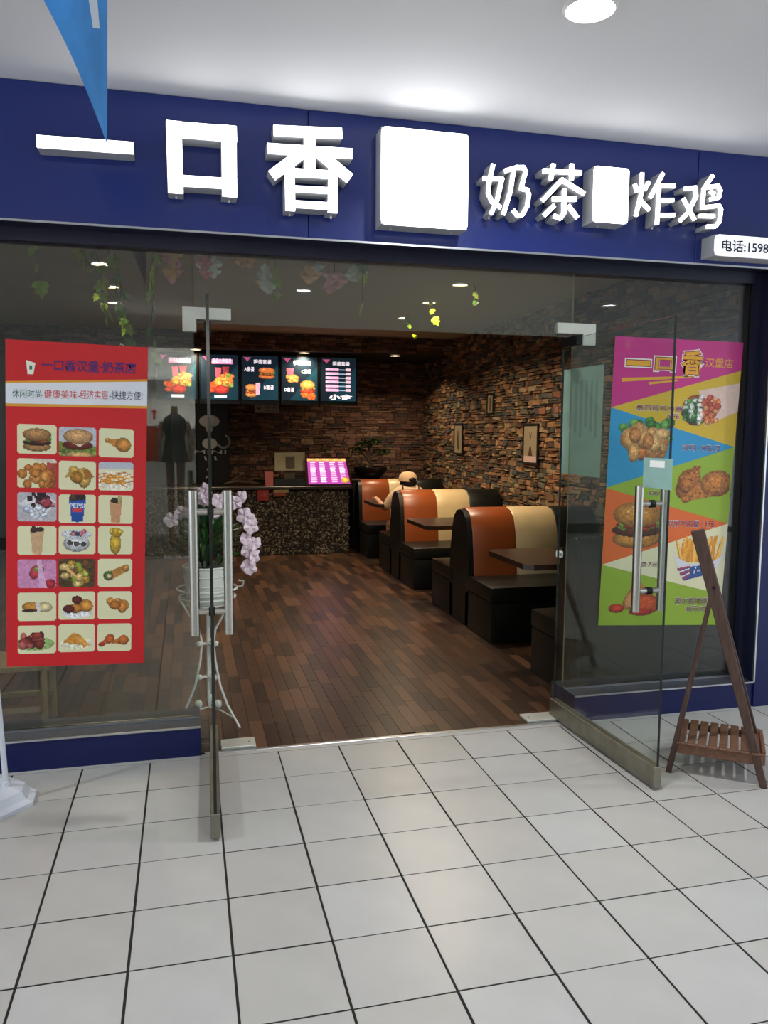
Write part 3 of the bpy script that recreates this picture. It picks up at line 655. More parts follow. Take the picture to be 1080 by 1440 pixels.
def stone_face(parent, mapf, W, H, rowh, lens, material, name, nparts, score, skip=lambda u, v: False):
    """irregular coursed stones over a W x H face; mapf(u, v, d) gives the world point"""
    items = []; v = 0.0; R = random.Random(int(W*100+H*10))
    while v < H:
        h = R.uniform(*rowh); u = -R.uniform(0, lens[1])
        while u < W:
            L = R.uniform(*lens); hh = h*R.choice((1, 1, .55)) 
            u0, u1 = max(u, 0), min(u+L, W); vt = min(v+h, H)
            if u1-u0 > .01:
                if hh < h: items.append((u0, u1, v, v+hh)); items.append((u0, u1, v+hh, vt))
                else: items.append((u0, u1, v, vt))
            u += L
        v += h
    items = [i for i in items if i[3]-i[2] > .006 and not skip((i[0]+i[1])/2, (i[2]+i[3])/2)]
    items.sort(key=lambda i: score(*i)); st = MB()
    for k, (u0, u1, v0, v1) in enumerate(items):
        g = .002; d = R.uniform(.006, .034); b = MB() if k < nparts else st
        jj = lambda s_=.006: R.uniform(-s_, s_); t0, t1 = R.uniform(.002, .01), R.uniform(.002, .01)
        base = [(u0+g, v0+g), (u1-g, v0+g), (u1-g, v1-g), (u0+g, v1-g)]; i_ = min(.004, (v1-v0)*.2)
        fr = [(u0+g+t0, v0+g+i_*.5), (u1-g-t1, v0+g+i_*.4), (u1-g-t1, v1-g-i_), (u0+g+t0, v1-g-i_)]
        hv = (v1-v0)*.16; A = [b.b.verts.new(mapf(p[0], p[1], 0)) for p in base]; Bv = [b.b.verts.new(mapf(p[0]+jj(.008), p[1]+jj(hv), d+jj(.006))) for p in fr]
        b.b.faces.new(Bv)
        for q in range(4): b.b.faces.new((A[q], A[(q+1) % 4], Bv[(q+1) % 4], Bv[q]))
        if k < nparts: b.build(name, material, parent)
    if len(items) > nparts: st.build(name, material, parent, kind='stuff', pieces=8)
wr = thing('wall_right', 'right shop wall clad in rough brown and orange ledge stones', None, (XR, 3, 0), kind='structure')
MB().box(XR, XR+.1, .3, YB+.1, 0, ZC).build('wall_panel', M_mortar, wr)
def vis_r(u0, u1, v0, v1):
    y, z = (u0+u1)/2+.3, (v0+v1)/2; s_ = ((u1-u0)*(v1-v0))/((y+3.7)**2)
    return -s_*(1 if z > 1.0 and not (y < 1.6 and z < 1.1) else .1)
stone_face(wr, lambda u, v, d: (XR-d, .3+u, v), YB-.3, ZC, (.028, .062), (.05, .19), M_stone, 'stone', 300, vis_r)
wb = thing('wall_back', 'back shop wall clad in dark reddish brown stone strips', None, (1, YB, 0), kind='structure'); wb.name = 'wall_back_inside'
MB().box(XL, XR+.1, YB, YB+.1, 0, ZC).build('wall_panel', M_mortar, wb)
stone_face(wb, lambda u, v, d: (.3+u, YB-d*.6, .9+v), XR-.3, 1.65, (.03, .055), (.06, .2), M_brick, 'stone', 0, lambda *a: 0)
stone_face(ci, lambda u, v, d: (XL+u, 6.06-d*.6, 2.55+v), XR-XL, .2, (.03, .05), (.06, .2), M_brick, 'stone', 0, lambda *a: 0)
MB().box(XL-.1, XL, .3, YB+.1, 0, ZC).build('wall_left', mat('dark_brown_wall', '3a3430', .8, var=.2, scale=6), None)
bpy.data.objects['wall_left']['kind'] = 'structure'
# ceiling spots
WARM = (1, .81, .56)
for k, (x, y) in enumerate(((2.655, 2.44), (2.675, 3.35), (2.71, 4.35))):
    downlight(x, y, ZC, .07, M_lampring, M_ledw, SPOT_W, WARM, ('warm round spot over the aisle, nearest the entrance', 'warm round spot over the aisle, second from the entrance', 'warm round spot over the aisle, farthest of its row')[k], 'warm spots over the booths', 140, 20)
for k, (x, y) in enumerate(((-.08, 2.37), (-.085, 3.3), (-.13, 4.15))):
    downlight(x, y, ZC, .07, M_lampring, M_ledw, SPOT_W*.75, WARM, ('round spot above the red poster, nearest the glass', 'round spot above the red poster, middle of its row', 'round spot above the red poster, farthest of its row')[k], 'warm spots on the left ceiling', 140, 20)
for k, (x, y) in enumerate(((.623, 6.16), (1.938, 6.19), (3.11, 6.21))):
    downlight(x, y+.02, 2.548, .07, M_lampring, M_ledw, SPOT_W*.75, WARM, ('spot light above the second menu screen', 'spot light above the fourth menu screen', 'spot light right of the menu screens')[k], 'spots under the lowered back band', 140, 20)

# dark kitchen door panel with white decal
t = thing('kitchen_door', 'black door panel with a white chef emblem left of the counter till', 'door', (.7, YB-.05, 0))
MB().box(.3, 1.055, YB-.075, YB-.03, .0, 2.54, .004).build('door_leaf', M_dark, t)
for x in (.42, .62, .84): MB().box(x, x+.012, YB-.079, YB-.074, .05, 2.5).build('groove_strip', M_metalb, t)
Y = YB-.081
def dec(pts, w_=.014):
    b = MB(); ribbon(b, pts, w_, Y-.002, Y); return b
def blob(cx, cz, rx, rz): return MB().prism([(cx+rx*math.cos(a/9*math.pi), cz+rz*math.sin(a/9*math.pi)) for a in range(18)], Y-.002, Y, 'y')
blob(.80, 1.70, .135, .085).build('decal_hat', M_white, t)
MB().prism([(.74, 1.64), (.85, 1.64), (.83, 1.56), (.76, 1.56)], Y-.002, Y, 'y').build('decal_hat_band', M_white, t)
blob(.80, 1.40, .10, .075).build('decal_face', M_white, t)
dec(arc(.98, 1.43, .085, -150, 70, 10), .026).build('decal_curl', M_white, t)
dec(arc(.62, 1.43, .085, 250, 110, 10), .02).build('decal_curl', M_white, t)
S = Sheet((.55, 1.33), (1.04, 1.33), (.55, 1.15), (1.04, 1.15), Y)
text_on(S, 'MINI', .1, .1, .95, .36, M_white, t, d=.003, name='decal_lettering')
for q in (.35, .47, .62): poly_on(S, 'decal_mark', [(q, .55), (q+.05, .55), (q+.08, .85), (q+.03, .85)], .003, M_white, t)
dec([(.80, 1.11), (.76, 1.05), (.80, 1.0), (.74, .93)], .012).build('decal_swirl', M_white, t)

# counter
ct = thing('counter', 'long counter faced with dark stone chips, dark top', 'counter', (1, 6.5, 0))
MB().box(-1.4, 2.52, 6.29, 6.8, 0, .84).build('counter_body', M_mortar, ct)
MB().box(-1.42, 2.56, 6.24, 6.84, .84, .875, .004).build('counter_top', mat('dark_worktop', '2a201a', .35, var=.2, scale=6), ct)
b = MB()
for k in range(5200):
    x, z = random.uniform(-1.4, 2.52), random.uniform(.01, .83)
    if x < -.6 and k % 2: continue
    e = Matrix.Rotation(random.uniform(0, 3.1), 3, 'Y') @ Matrix.Rotation(random.uniform(-.5, .5), 3, 'X')
    s1, s2, s3 = random.uniform(.014, .03), random.uniform(.008, .016), random.uniform(.007, .014)
    c0 = Vector((x, 6.29, z)); vs = [b.b.verts.new(c0+e @ Vector(q)) for q in ((s1, 0, 0), (-s1, 0, 0), (0, -s3, 0), (0, s3, 0), (0, 0, s2), (0, 0, -s2))]
    for f in ((0, 2, 4), (2, 1, 4), (1, 3, 4), (3, 0, 4), (2, 0, 5), (1, 2, 5), (3, 1, 5), (0, 3, 5)): b.b.faces.new([vs[i] for i in f])
b.build('stone_chip', M_peb, ct, kind='stuff', pieces=6)

# menu screens
def menu(k):
    c = Cv(64, 84, '0d1a24', asp=.76); c.fill((c.x+c.y) > 1.2, '12303c', .1); c.pg([(.04, .03), (.26, .03), (.15, .13)], 'a8486a')
    if k in (0, 1):
        c.pg([(.3, .1), (.86, .1), (.86, .2), (.3, .2)], 'd88ab0'); nuggets(c, .22, .42, .6, .8, 9, ('d0642c', 'c04a28'), .08); c.el(.62, .6, .26, .14, 'd89a40'); c.pg([(.38, .28), (.55, .28), (.53, .5), (.4, .5)], 'b04a5a'); c.pg([(.58, .26), (.76, .26), (.74, .5), (.6, .5)], '8a3038')
        c.scatter(22, .45, .85, .42, .7, .06, ['e0a850', 'd87838', 'c04830', '8aa04a'], 5); c.el(.55, .78, .2, .1, 'b83a30'); c.pg([(.36, .9), (.68, .9), (.68, .96), (.36, .96)], 'e8e0e8')
    elif k == 2:
        burger(c, .68, .38, .5, .26, 'd07038', '7a2418', '7aa83a'); burger(c, .25, .78, .36, .3, 'd88a48', 'b04a28', 'd8a050'); c.pg([(.38, .62), (.5, .6), (.48, .88), (.38, .88)], 'e0a8b8')
    elif k == 3:
        nuggets(c, .15, .42, .42, .55, 9, ('d87838', 'e09850'), .07); c.pg([(.12, .26), (.34, .26), (.3, .42), (.15, .42)], 'c04858'); burger(c, .72, .72, .46, .4, 'd88a40', 'b03a28', '8ab048'); nuggets(c, .6, .9, .85, .95, 6, ('d0602c',), .07)
    else:
        for i in range(6):
            y = .24+.095*i; c.pg([(.12, y), (.5, y), (.5, y+.06), (.12, y+.06)], 'e0a8c8'); c.pg([(.5, y+.02), (.74, y+.02), (.74, y+.045), (.5, y+.045)], '90a8b8'); c.pg([(.7, y), (.84, y), (.84, y+.06), (.7, y+.06)], 'e8b8c8')
    return c
M_bez = mat('screen_bezel', '0a0a0c', .25); M_sw = mat('screen_white_text', 'f4e8f0', .5, emit=1.1)
labs = ('menu screen seen through the left glass panel, red meal picture', 'menu screen behind the open left door edge, red meal picture', 'menu screen with two burgers, middle of the row', 'menu screen with a bucket top left and burger bottom right', 'menu screen with a list of pink price lines, end of the row')
for k, (x0, x1) in enumerate(((.145, .645), (.66, 1.148), (1.157, 1.64), (1.650, 2.135), (2.145, 2.632))):
    t = thing('menu_screen', labs[k], 'screen', ((x0+x1)/2, 6.3, 1.89), 'menu screens above the counter')
    MB().box(x0, x1, 6.29, 6.335, 1.90, 2.51, .004).build('bezel', M_bez, t)
    MB().box((x0+x1)/2-.03, (x0+x1)/2+.03, 6.335, 6.37, 2.2, 2.56).build('hanger', M_metalb, t)
    S = Sheet((x0+.02, 2.495), (x1-.02, 2.495), (x0+.02, 1.955), (x1-.02, 1.955), 6.2895)
    picture('display', menu(k), S, 0, 0, 1, 1, M_screen, t, .001)
    text_on(S, '超值套餐' if k > 1 else '超值全家套餐', .32, .08, .82, .18, M_sw, t, d=.003, offset=.02)
    if k == 2: text_on(S, 'A套餐', .06, .25, .34, .36, M_sw, t, d=.003, offset=.02); text_on(S, 'B套餐', .6, .66, .88, .76, M_sw, t, d=.003, offset=.02)
    if k == 3: text_on(S, 'C套餐', .55, .28, .82, .38, M_sw, t, d=.003, offset=.02); text_on(S, 'D套餐', .06, .7, .34, .8, M_sw, t, d=.003, offset=.02)
    if k == 4: text_on(S, '小食', .2, .84, .9, .97, M_sw, t, d=.003, offset=.05)
# wifi plate
t = thing('wifi_sign', 'small pale wireless network sign on the brick wall under the screens', 'sign', (1.57, YB-.03, 1.82))
MB().box(1.407, 1.735, YB-.045, YB-.02, 1.82, 1.932, .003).build('plate', mat('cream_sign_plate', 'b8ae98', .5), t)
S = Sheet((1.407, 1.932), (1.735, 1.932), (1.407, 1.82), (1.735, 1.82), YB-.045)
for r in (.012, .026, .040):
    b = MB(); ribbon(b, arc(1.465, 1.855, r, 45, 135, 6), .008, YB-.048, YB-.0455); b.build('signal_mark', M_metalb, t)
text_on(S, 'WiFi', .42, .2, .92, .5, M_metalb, t, d=.002); text_on(S, '免费上网', .42, .6, .92, .85, M_metalb, t, d=.002)

# things on the counter
t = thing('cash_register', 'cream till monitor on a dark base, seen from behind on the counter', 'cash register', (1.75, 6.5, .875))
MB().box(1.58, 1.99, 6.40, 6.75, .876, .965, .006).build('drawer_base', mat('till_dark', '16181b', .4), t)
MB().box(1.71, 1.85, 6.47, 6.53, .96, 1.16, .006).build('stand', mat('till_brown', '5f5440', .5), t)
MB().box(1.585, 1.975, 6.435, 6.475, 1.06, 1.30, .012).build('monitor', mat('till_cream', 'b5ad8c', .5, var=.04, scale=8), t)
MB().box(1.725, 1.84, 6.425, 6.436, 1.10, 1.25, .003).build('rear_cover', mat('till_brown', '5f5440', .5), t)
t = thing('tablet_menu', 'tilted glowing magenta price display standing on the counter end', 'screen', (2.27, 6.42, .875))
Sx = Sheet((1.99, 1.225), (2.485, 1.222), (2.01, .895), (2.555, .893), 6.36)
b = MB(); b.box(0, 1, 0, 1, 0, 1)
for v in b.b.verts: v.co = Sx.P(v.co.x*1.10-.05, 1.045-v.co.z*1.115, -.002)+Vector((0, v.co.y*.02, 0))
b.build('frame', mat('display_frame', '4a141c', .3), t)
c = Cv(60, 40, 'a8409c', asp=1.5); c.fill(c.y < .1, 'd8a860')
for i, x in enumerate((.06, .3, .56, .8)):
    R = random.Random(i)
    for j in range(11): c.pg([(x, .12+.075*j), (x+R.uniform(.1, .17), .12+.075*j), (x+.13, .17+.075*j), (x, .17+.075*j)], R.choice(['f0e0f4', 'e8c8ec', 'e0b0d8']), .05)
c.el(.9, .85, .1, .12, 'e0a840')
picture('display', c, Sx, 0, 0, 1, 1, M_screen, t, .002)
MB().bar((2.27, 6.52, .876), (2.27, 6.385, 1.15), .05, .01).build('rear_prop', M_metalb, t)
MB().box(2.02, 2.55, 6.34, 6.42, .876, .892).build('foot', M_metalb, t)
t = thing('payment_card', 'pink upright payment card beside the till', 'card', (1.52, 6.4, .875))
MB().box(1.46, 1.56, 6.38, 6.40, .876, 1.055, .002).build('card', mat('pink_card', 'b0605a', .5, var=.1), t)
t = thing('red_sticker', 'red square sticker on the stone counter front', 'sticker', (1.42, 6.25, .7))
MB().box(1.345, 1.49, 6.252, 6.256, .70, .838).build('sheet', mat('red_sticker', '8e2620', .5), t)
S = Sheet((1.345, .85), (1.49, .85), (1.345, .70), (1.49, .70), 6.252); text_on(S, '付款', .2, .3, .8, .7, mat('sticker_pink', 'b86058', .5), t, d=.002)
t = thing('order_notice', 'small tan and red label strip on the counter front under the till', 'label', (1.64, 6.25, .76))
MB().box(1.55, 1.74, 6.252, 6.256, .80, .838).build('upper_strip', mat('tan_label', '9a8258', .5), t)
MB().box(1.55, 1.70, 6.252, 6.256, .752, .80).build('lower_strip', mat('red_label', '8a3a2a', .5), t)
t = thing('driftwood_ornament', 'low dark driftwood piece on the counter left of the till', 'ornament', (1.15, 6.5, .875))
b = MB(); b.tube([(.95, 6.5, .9), (1.1, 6.48, .93), (1.25, 6.5, .92), (1.4, 6.5, .895)], [.012, .022, .026, .012], 8); b.tube([(1.02, 6.5, .9), (1.12, 6.47, .99), (1.2, 6.46, 1.03)], [.016, .012, .006], 8)
b.tube([(1.2, 6.5, .91), (1.32, 6.5, .96), (1.42, 6.47, .97)], [.016, .012, .005], 8); b.build('branch', mat('driftwood', '4a3226', .7, var=.3, scale=20), t, True)

# bonsai on its pedestal
t = thing('plant_pedestal', 'dark wooden pedestal cabinet in the back corner by the counter', 'pedestal', (2.95, 6.93, 0))
MB().box(2.66, 3.25, 6.70, 7.2, .0, .90, .006).build('cabinet', M_dark, t); MB().box(2.64, 3.27, 6.69, 7.22, .90, .935, .004).build('top', M_table, t)
MB().box(2.70, 3.21, 6.694, 6.70, .08, .86).build('door_panel', M_table, t)
t = thing('bonsai_tree', 'spreading bonsai in a wide dark bowl in the back corner', 'plant', (2.95, 6.93, .935))
MB().lathe((2.95, 6.93, .936), [(0, 0), (.12, 0), (.17, .03), (.22, .09), (.235, .15), (.225, .155), (.20, .12), (0, .12)], 24).build('bowl', mat('dark_bowl', '1d1a1b', .3), t, True)
b = MB(); b.tube([(2.93, 6.93, 1.05), (2.97, 6.93, 1.13), (2.90, 6.92, 1.2), (2.94, 6.93, 1.29)], [.035, .028, .022, .014], 8)
for q in ((2.74, 6.9, 1.3), (3.12, 6.95, 1.27), (2.95, 6.85, 1.42)): b.tube([(2.92, 6.92, 1.2), ((2.92+q[0])/2, 6.92, q[2]-.02), q], [.016, .011, .006], 7)
b.build('trunk', mat('bonsai_bark', '3a2a20', .8), t, True)
b = MB()
for (cx, cz, rx, n_) in ((2.75, 1.32, .13, 150), (2.95, 1.43, .16, 200), (3.12, 1.29, .13, 150), (2.86, 1.38, .12, 100)):
    for k in range(n_):
        a, q = random.uniform(0, 6.3), random.random()**.5; p = Vector((cx+rx*q*math.cos(a), 6.93+rx*.7*q*math.sin(a), cz+random.uniform(-.03, .045)))
        d = Vector((random.uniform(-1, 1), random.uniform(-1, 1), random.uniform(0, 1))).normalized()*.022; e = d.cross(Vector((random.random(), random.random(), 1))).normalized()*.009
        b.quad(p-d, p+e, p+d, p-e)
b.build('foliage', M_gleaf, t, kind='stuff', pieces=4)

# ------------------------------------------------------------------ booths
SX0, SX1 = 2.66, XR-.042
def rrect(u0, u1, v0, v1, r, n=4):
    return arc(u1-r, v1-r, r, 0, 90, n)+arc(u0+r, v1-r, r, 90, 180, n)+arc(u0+r, v0+r*.3, r*.3, 180, 270, 2)+arc(u1-r*.3, v0+r*.3, r*.3, 270, 360, 2)
def sofa(y0, front, rear, label, ya=None, yb=None, yend=None, mats=None):
    t = thing('booth_sofa', label, 'sofa', ((SX0+SX1)/2, y0+.73, 0), 'booth sofas along the stone wall')
    ya, yb, yend = ya or y0+.48, yb or y0+.98, yend or y0+1.47
    for f, (a, b_) in ((front, (y0, ya+.10)), (rear, (yb-.10, yend))):
        if not f: continue
        MB().box(SX0, SX1, a, b_, .0, .30, .012).build('seat_base', M_black, t, True)
        MB().box(SX0-.006, SX1, a-.006 if a == y0 else a, b_+.006 if b_ > yb+.2 else b_, .302, .42, .022).build('seat_cushion', M_black, t, True)
    q_ = (yb-ya)/.5
    A = [(ya+.02*q_, .0), (ya+.005*q_, .30), (ya-.0, .42), (ya+.02*q_, .60), (ya+.055*q_, .78), (ya+.10*q_, .88), (ya+.17*q_, .935), ((ya+yb)/2, .95)]
    P = A + [(ya+yb-u, v) for u, v in A[:-1][::-1]]
    P2 = [((ya+yb)/2+(u-(ya+yb)/2)*.965, v*.985) for u, v in P]
    w_ = (SX1-SX0-.04)/3
    MB().prism(P2, SX0, SX0+.04, 'x').build('side_panel', M_black, t, True)
    for k, m_ in enumerate(mats or (M_brown, M_cream, M_black)):
        b = MB(); x0, x1 = SX0+.04+w_*k, SX0+.04+w_*(k+1); e = .012
        cen = (ya+yb)/2; rings = []
        for x, s_ in ((x0+.001, .985), (x0+e, 1), (x1-e, 1), (x1-.001, .985)):
            rings.append([b.b.verts.new((x, cen+(u-cen)*s_, v*(1 if s_ == 1 else .993))) for u, v in P])
        n = len(P); b.b.faces.new(rings[0]); b.b.faces.new(rings[-1][::-1])
        for R0, R1 in zip(rings, rings[1:]):
            for i in range(n): b.b.faces.new((R0[i], R1[i], R1[(i+1) % n], R0[(i+1) % n]))
        b.build('backrest_panel', m_, t, True, label=None if mats else ('tan brown backrest section', 'cream backrest section', 'black backrest section')[k])
    return t
sofa(5.79, True, False, 'booth sofa farthest back, beside the counter, facing the entrance', 6.27, 6.62)
sofa(3.72, True, True, 'double booth sofa with the person seated behind it')
sofa(1.65, True, True, 'double booth sofa nearest the entrance with brown and cream back')
sofa(.33, False, True, 'black booth sofa just inside the right glass panel', .33, .60, .95, (M_black,)*3)
def table(y0, label, x0=2.50):
    t = thing('booth_table', label, 'table', (3.15, y0+.33, 0), 'dark tables between the booth sofas')
    MB().prism([(x0+.05, y0), (XR-.04, y0), (XR-.04, y0+.68), (x0+.05, y0+.68), (x0, y0+.63), (x0, y0+.05)], .715, .75, 'z').build('tabletop', M_table, t)
    MB().tube([(3.12, y0+.34, .02), (3.12, y0+.34, .715)], .032, 14).build('pedestal', M_metalb, t, True)
    MB().lathe((3.12, y0+.34, 0), [(0, .001), (.16, .001), (.16, .012), (.04, .03), (0, .03)], 20).build('base', M_metalb, t, True)
table(.69, 'dark table in front of the nearest brown and cream sofa')
table(2.78, 'dark table between the two double booth sofas')
table(4.93, 'dark table at which the person sits', 2.56)

# ------------------------------------------------------------------ pictures on the stone wall
def wallpic(y0, y1, z0, z1, label, art):
    t = thing('picture_frame', label, 'picture', (XR-.04, (y0+y1)/2, z0), 'narrow framed pictures on the stone wall'); x = XR-.045; f = .022
    b = MB(); b.box(x, x+.02, y0, y0+f, z0, z1, .002); b.box(x, x+.02, y1-f, y1, z0, z1, .002); b.box(x, x+.02, y0+f, y1-f, z0, z0+f, .002); b.box(x, x+.02, y0+f, y1-f, z1-f, z1, .002)
    b.build('frame', M_dark, t)
    MB().box(x+.008, x+.016, y0+f, y1-f, z0+f, z1-f).build('picture_sheet', mat('parchment', '96876c', .6, var=.08, scale=10), t)
    my, mz = (y0+y1)/2, (z0+z1)/2; ink = mat('brown_ink', '4d3722', .6); g = MB(); d = .006
    def pg(pts): g.prism(pts, x+d, x+.009, 'x')
    if art == 0: pg([(my-.05, mz-.12), (my+.05, mz-.12), (my+.01, mz-.02), (my-.01, mz-.02)]); pg([(my-.03, mz+.12), (my, mz+.04), (my+.03, mz+.12), (my, mz+.07)])
    elif art == 1: pg([(my-.02, mz-.14), (my+.03, mz-.12), (my+.05, mz+.02), (my+.01, mz+.12), (my-.01, mz)])
    else: pg([(my-.02, mz-.08), (my+.02, mz-.08), (my+.015, mz+.07), (my-.015, mz+.08)])
    g.build('ink_drawing', ink, t)
    if art == 0: MB().box(x+.005, x+.009, y0+f+.01, y1-f-.01, z0+f, z0+f+.06).build('pale_base', mat('pale_pink_print', 'c9a8a0', .6), t)
wallpic(3.40, 3.76, 1.25, 1.655, 'framed picture nearest the entrance, two brown shapes', 0)
wallpic(5.58, 5.91, 1.29, 1.68, 'framed picture farthest from the entrance, dark curved drawing', 1)
wallpic(4.58, 4.78, 1.765, 2.005, 'smallest framed picture, hung higher than the other two', 2)

# ------------------------------------------------------------------ plants
def leafmesh(name, L, W, lobes=True):
    b = MB(); P = [(0, 0), (W*.35, L*.05), (W*.5, L*.3), (W*.3, L*.42), (W*.42, L*.62), (W*.15, L*.72), (0, L), (-W*.15, L*.72), (-W*.42, L*.62), (-W*.3, L*.42), (-W*.5, L*.3), (-W*.35, L*.05)] if lobes else \
        [(0, 0), (W*.3, L*.2), (W*.5, L*.55), (W*.25, L*.88), (0, L), (-W*.25, L*.88), (-W*.5, L*.55), (-W*.3, L*.2)]
    c0 = b.b.verts.new((0, L*.45, .006)); vs = [b.b.verts.new((x, y, -.004*abs(x)/W*4)) for x, y in P]
    for i in range(len(vs)): b.b.faces.new((c0, vs[i], vs[(i+1) % len(vs)]))
    me = bpy.data.meshes.new(name); b.b.to_mesh(me); b.b.free(); return me
lm = leafmesh('leaf', .075, .07); lm.materials.append(M_leaf)
def vine(x, y, z1, n, label, lean=0, step=.045, sc=1.15):
    t = thing('ivy_vine', label, 'vine', (x, y, ZC), 'ivy vines hanging inside the glass'); R = random.Random(int(x*1000)+n)
    pts = [(x, y, ZC-.01)]; k = max(3, int((ZC-z1)/.12)) 
    for i in range(1, k+1): pts.append((x+lean*i/k+R.uniform(-.02, .02), y+R.uniform(-.015, .015), ZC+(z1-ZC)*i/k))
    MB().tube(pts, .0022, 5).build('stem', M_stemg, t)
    for i in range(n):
        q = i/(n-1)*(k-.01) if n > 1 else 0; i0 = int(q); f = q-i0; p = Vector(pts[i0]).lerp(Vector(pts[i0+1]), f)
        o = bpy.data.objects.new('leaf', lm); COL.objects.link(o); o.parent = t; o.location = p-t.location
        o.rotation_euler = (math.radians(R.uniform(-120, -60)), R.uniform(-.5, .5), R.uniform(0, 6.28)); s_ = sc*R.uniform(.6, 1.15); o.scale = (s_, s_, s_)
for a in ((-.16, 1.9, 2.34, 8, 'ivy strand hanging beside the nearest spot above the red poster', .16), (-.02, 2.9, 2.36, 7, 'ivy strand hanging beside the middle spot above the red poster', .06),
          (-.02, 1.0, 2.18, 9, 'ivy vine with lit leaves above the red poster, left strand', .10), (.10, .9, 2.06, 9, 'ivy vine with lit leaves above the red poster, longer right strand', .10),
          (-.26, .6, 2.30, 6, 'short ivy vine at the left edge above the red poster', .05), (.35, .5, 1.96, 14, 'long straight ivy vine left of the entrance', -.01),
          (.93, .5, 2.28, 8, 'ivy vine behind the transom near its left end', .03), (1.38, .5, 2.25, 8, 'ivy vine behind the middle of the transom', .05),
          (2.66, 3.25, 2.60, 3, 'ivy sprig by the second aisle light', .05), (2.72, 2.32, 2.60, 3, 'ivy sprig by the nearest aisle light', .02), (2.70, 4.2, 2.56, 3, 'ivy sprig by the farthest aisle light', .06)):
    vine(*a)
pm_me = leafmesh('petal', .05, .045, False)
FC = {'pink': 'e59aa8', 'peach': 'eab07c', 'white': 'd4d5cd', 'rose': 'dc7c84'}
FM = {k: mat('flower_'+k, v, .6, var=.15, scale=20) for k, v in FC.items()}
def garland(x, z, s_, kinds, label):
    t = thing('flower_garland', label, 'flowers', (x, .55, ZC), 'flower bunches hanging behind the transom'); R = random.Random(int(x*977))
    MB().tube([(x, .55, ZC-.005), (x+.005, .55, z+.02)], .002, 5).build('stem', M_stemg, t)
    pf = {}
    for k in kinds:
        m_ = pm_me.copy(); m_.materials.append(FM[k]); pf[k] = m_
    for i in range(7):
        c0 = Vector((R.uniform(-s_, s_), R.uniform(-s_, s_)*.7, z-ZC+R.uniform(-1.3*s_, 1.3*s_))); k = R.choice(kinds)
        for j in range(4):
            o = bpy.data.objects.new('petal', pf[k]); COL.objects.link(o); o.parent = t; o.location = c0
            o.rotation_euler = (R.uniform(-.7, .7), R.uniform(-.7, .7), j*1.57+R.uniform(-.3, .3))
            o.rotation_euler = (Matrix.Rotation(R.uniform(.6, 1.9), 3, 'X') @ Matrix.Rotation(j*1.57, 3, 'Z')).to_euler(); q = R.uniform(.7, 1.1); o.scale = (q, q, q)
for a in ((.45, 2.40, .05, ['pink', 'peach'], 'pink and peach flower bunch at the left end, beside the glass joint'), (.62, 2.42, .035, ['rose', 'white'], 'rose flower bunch just right of the left glass joint'),
          (.82, 2.46, .03, ['peach'], 'small peach flower bunch behind the transom'), (.92, 2.34, .03, ['peach', 'white'], 'peach and white flower bunch hanging low'),
          (1.16, 2.42, .035, ['peach', 'white'], 'pale peach flower bunch near the transom middle'), (1.28, 2.35, .038, ['pink'], 'pink flower bunch hanging low near the middle'), (1.40, 2.41, .03, ['white'], 'white flower bunch right of the pink one')):
    garland(*a)

# white iron plant stand with orchid
px_, py_ = .585, .46
t = thing('plant_stand', 'white iron plant stand with curved legs inside the doorway', 'plant stand', (px_, py_, 0))
angs = (200, 320, 80)
for a in angs:
    a = math.radians(a); ca, sa = math.cos(a), math.sin(a)
    P = [(.15, .69), (.10, .60), (.05, .52), (.035, .45), (.045, .35), (.075, .22), (.12, .12), (.185, .03), (.20, .008)]
    MB().tube([(px_+r*ca, py_+r*sa, z) for r, z in P], .0065, 8).build('leg', M_iron, t, True)
    MB().tube([(px_, py_, .09), (px_+.07*ca, py_+.07*sa, .085), (px_+.15*ca, py_+.15*sa, .06)], .005, 7).build('brace', M_iron, t, True)
    MB().ball((px_+.06*ca, py_+.06*sa, .115), .022, 2, (1, 1, 1.15)).build('ball_ornament', M_iron, t, True)
MB().tube([(px_, py_, .09), (px_, py_, .60)], .010, 10).build('centre_post', M_iron, t, True)
for z in (.26, .44):
    b = MB()
    for k in range(3):
        a = math.radians(200+k*120); b.bar((px_, py_, z), (px_+.055*math.cos(a), py_+.055*math.sin(a), z), .03, .006)
        b.ball((px_+.05*math.cos(a), py_+.05*math.sin(a), z), .017, 1)
    b.build('leaf_bracket', M_iron, t)
MB().tube([(px_+.155*math.cos(k*.2618), py_+.155*math.sin(k*.2618), .735) for k in range(24)], .0065, 8, True).build('upper_ring', M_iron, t, True)
MB().tube([(px_+.145*math.cos(k*.2618), py_+.145*math.sin(k*.2618), .69) for k in range(24)], .006, 8, True).build('lower_ring', M_iron, t, True)
b = MB(); b.lathe((px_, py_, .648), [(0, 0), (.11, 0), (.11, .008), (0, .008)], 20)
b.bar((px_-.145, py_, .69), (px_+.145, py_, .69), .012, .006); b.bar((px_, py_, .60), (px_, py_, .65), .02, .02); b.build('pot_plate', M_iron, t)
for sg in (0, 2.1, 4.2):
    q0 = Vector((px_+.155*math.cos(sg), py_+.155*math.sin(sg), .735)); q1 = Vector((.03*math.cos(sg), .03*math.sin(sg), 0))
    MB().tube([q0, q0+q1+Vector((0, 0, .005)), q0+q1*1.2+Vector((0, 0, .03)), q0+q1*.3+Vector((0, 0, .035))], .005, 7).build('scroll', M_iron, t, True)
t = thing('plant_pot', 'white ribbed round pot standing in the iron plant stand', 'pot', (px_, py_, .657))
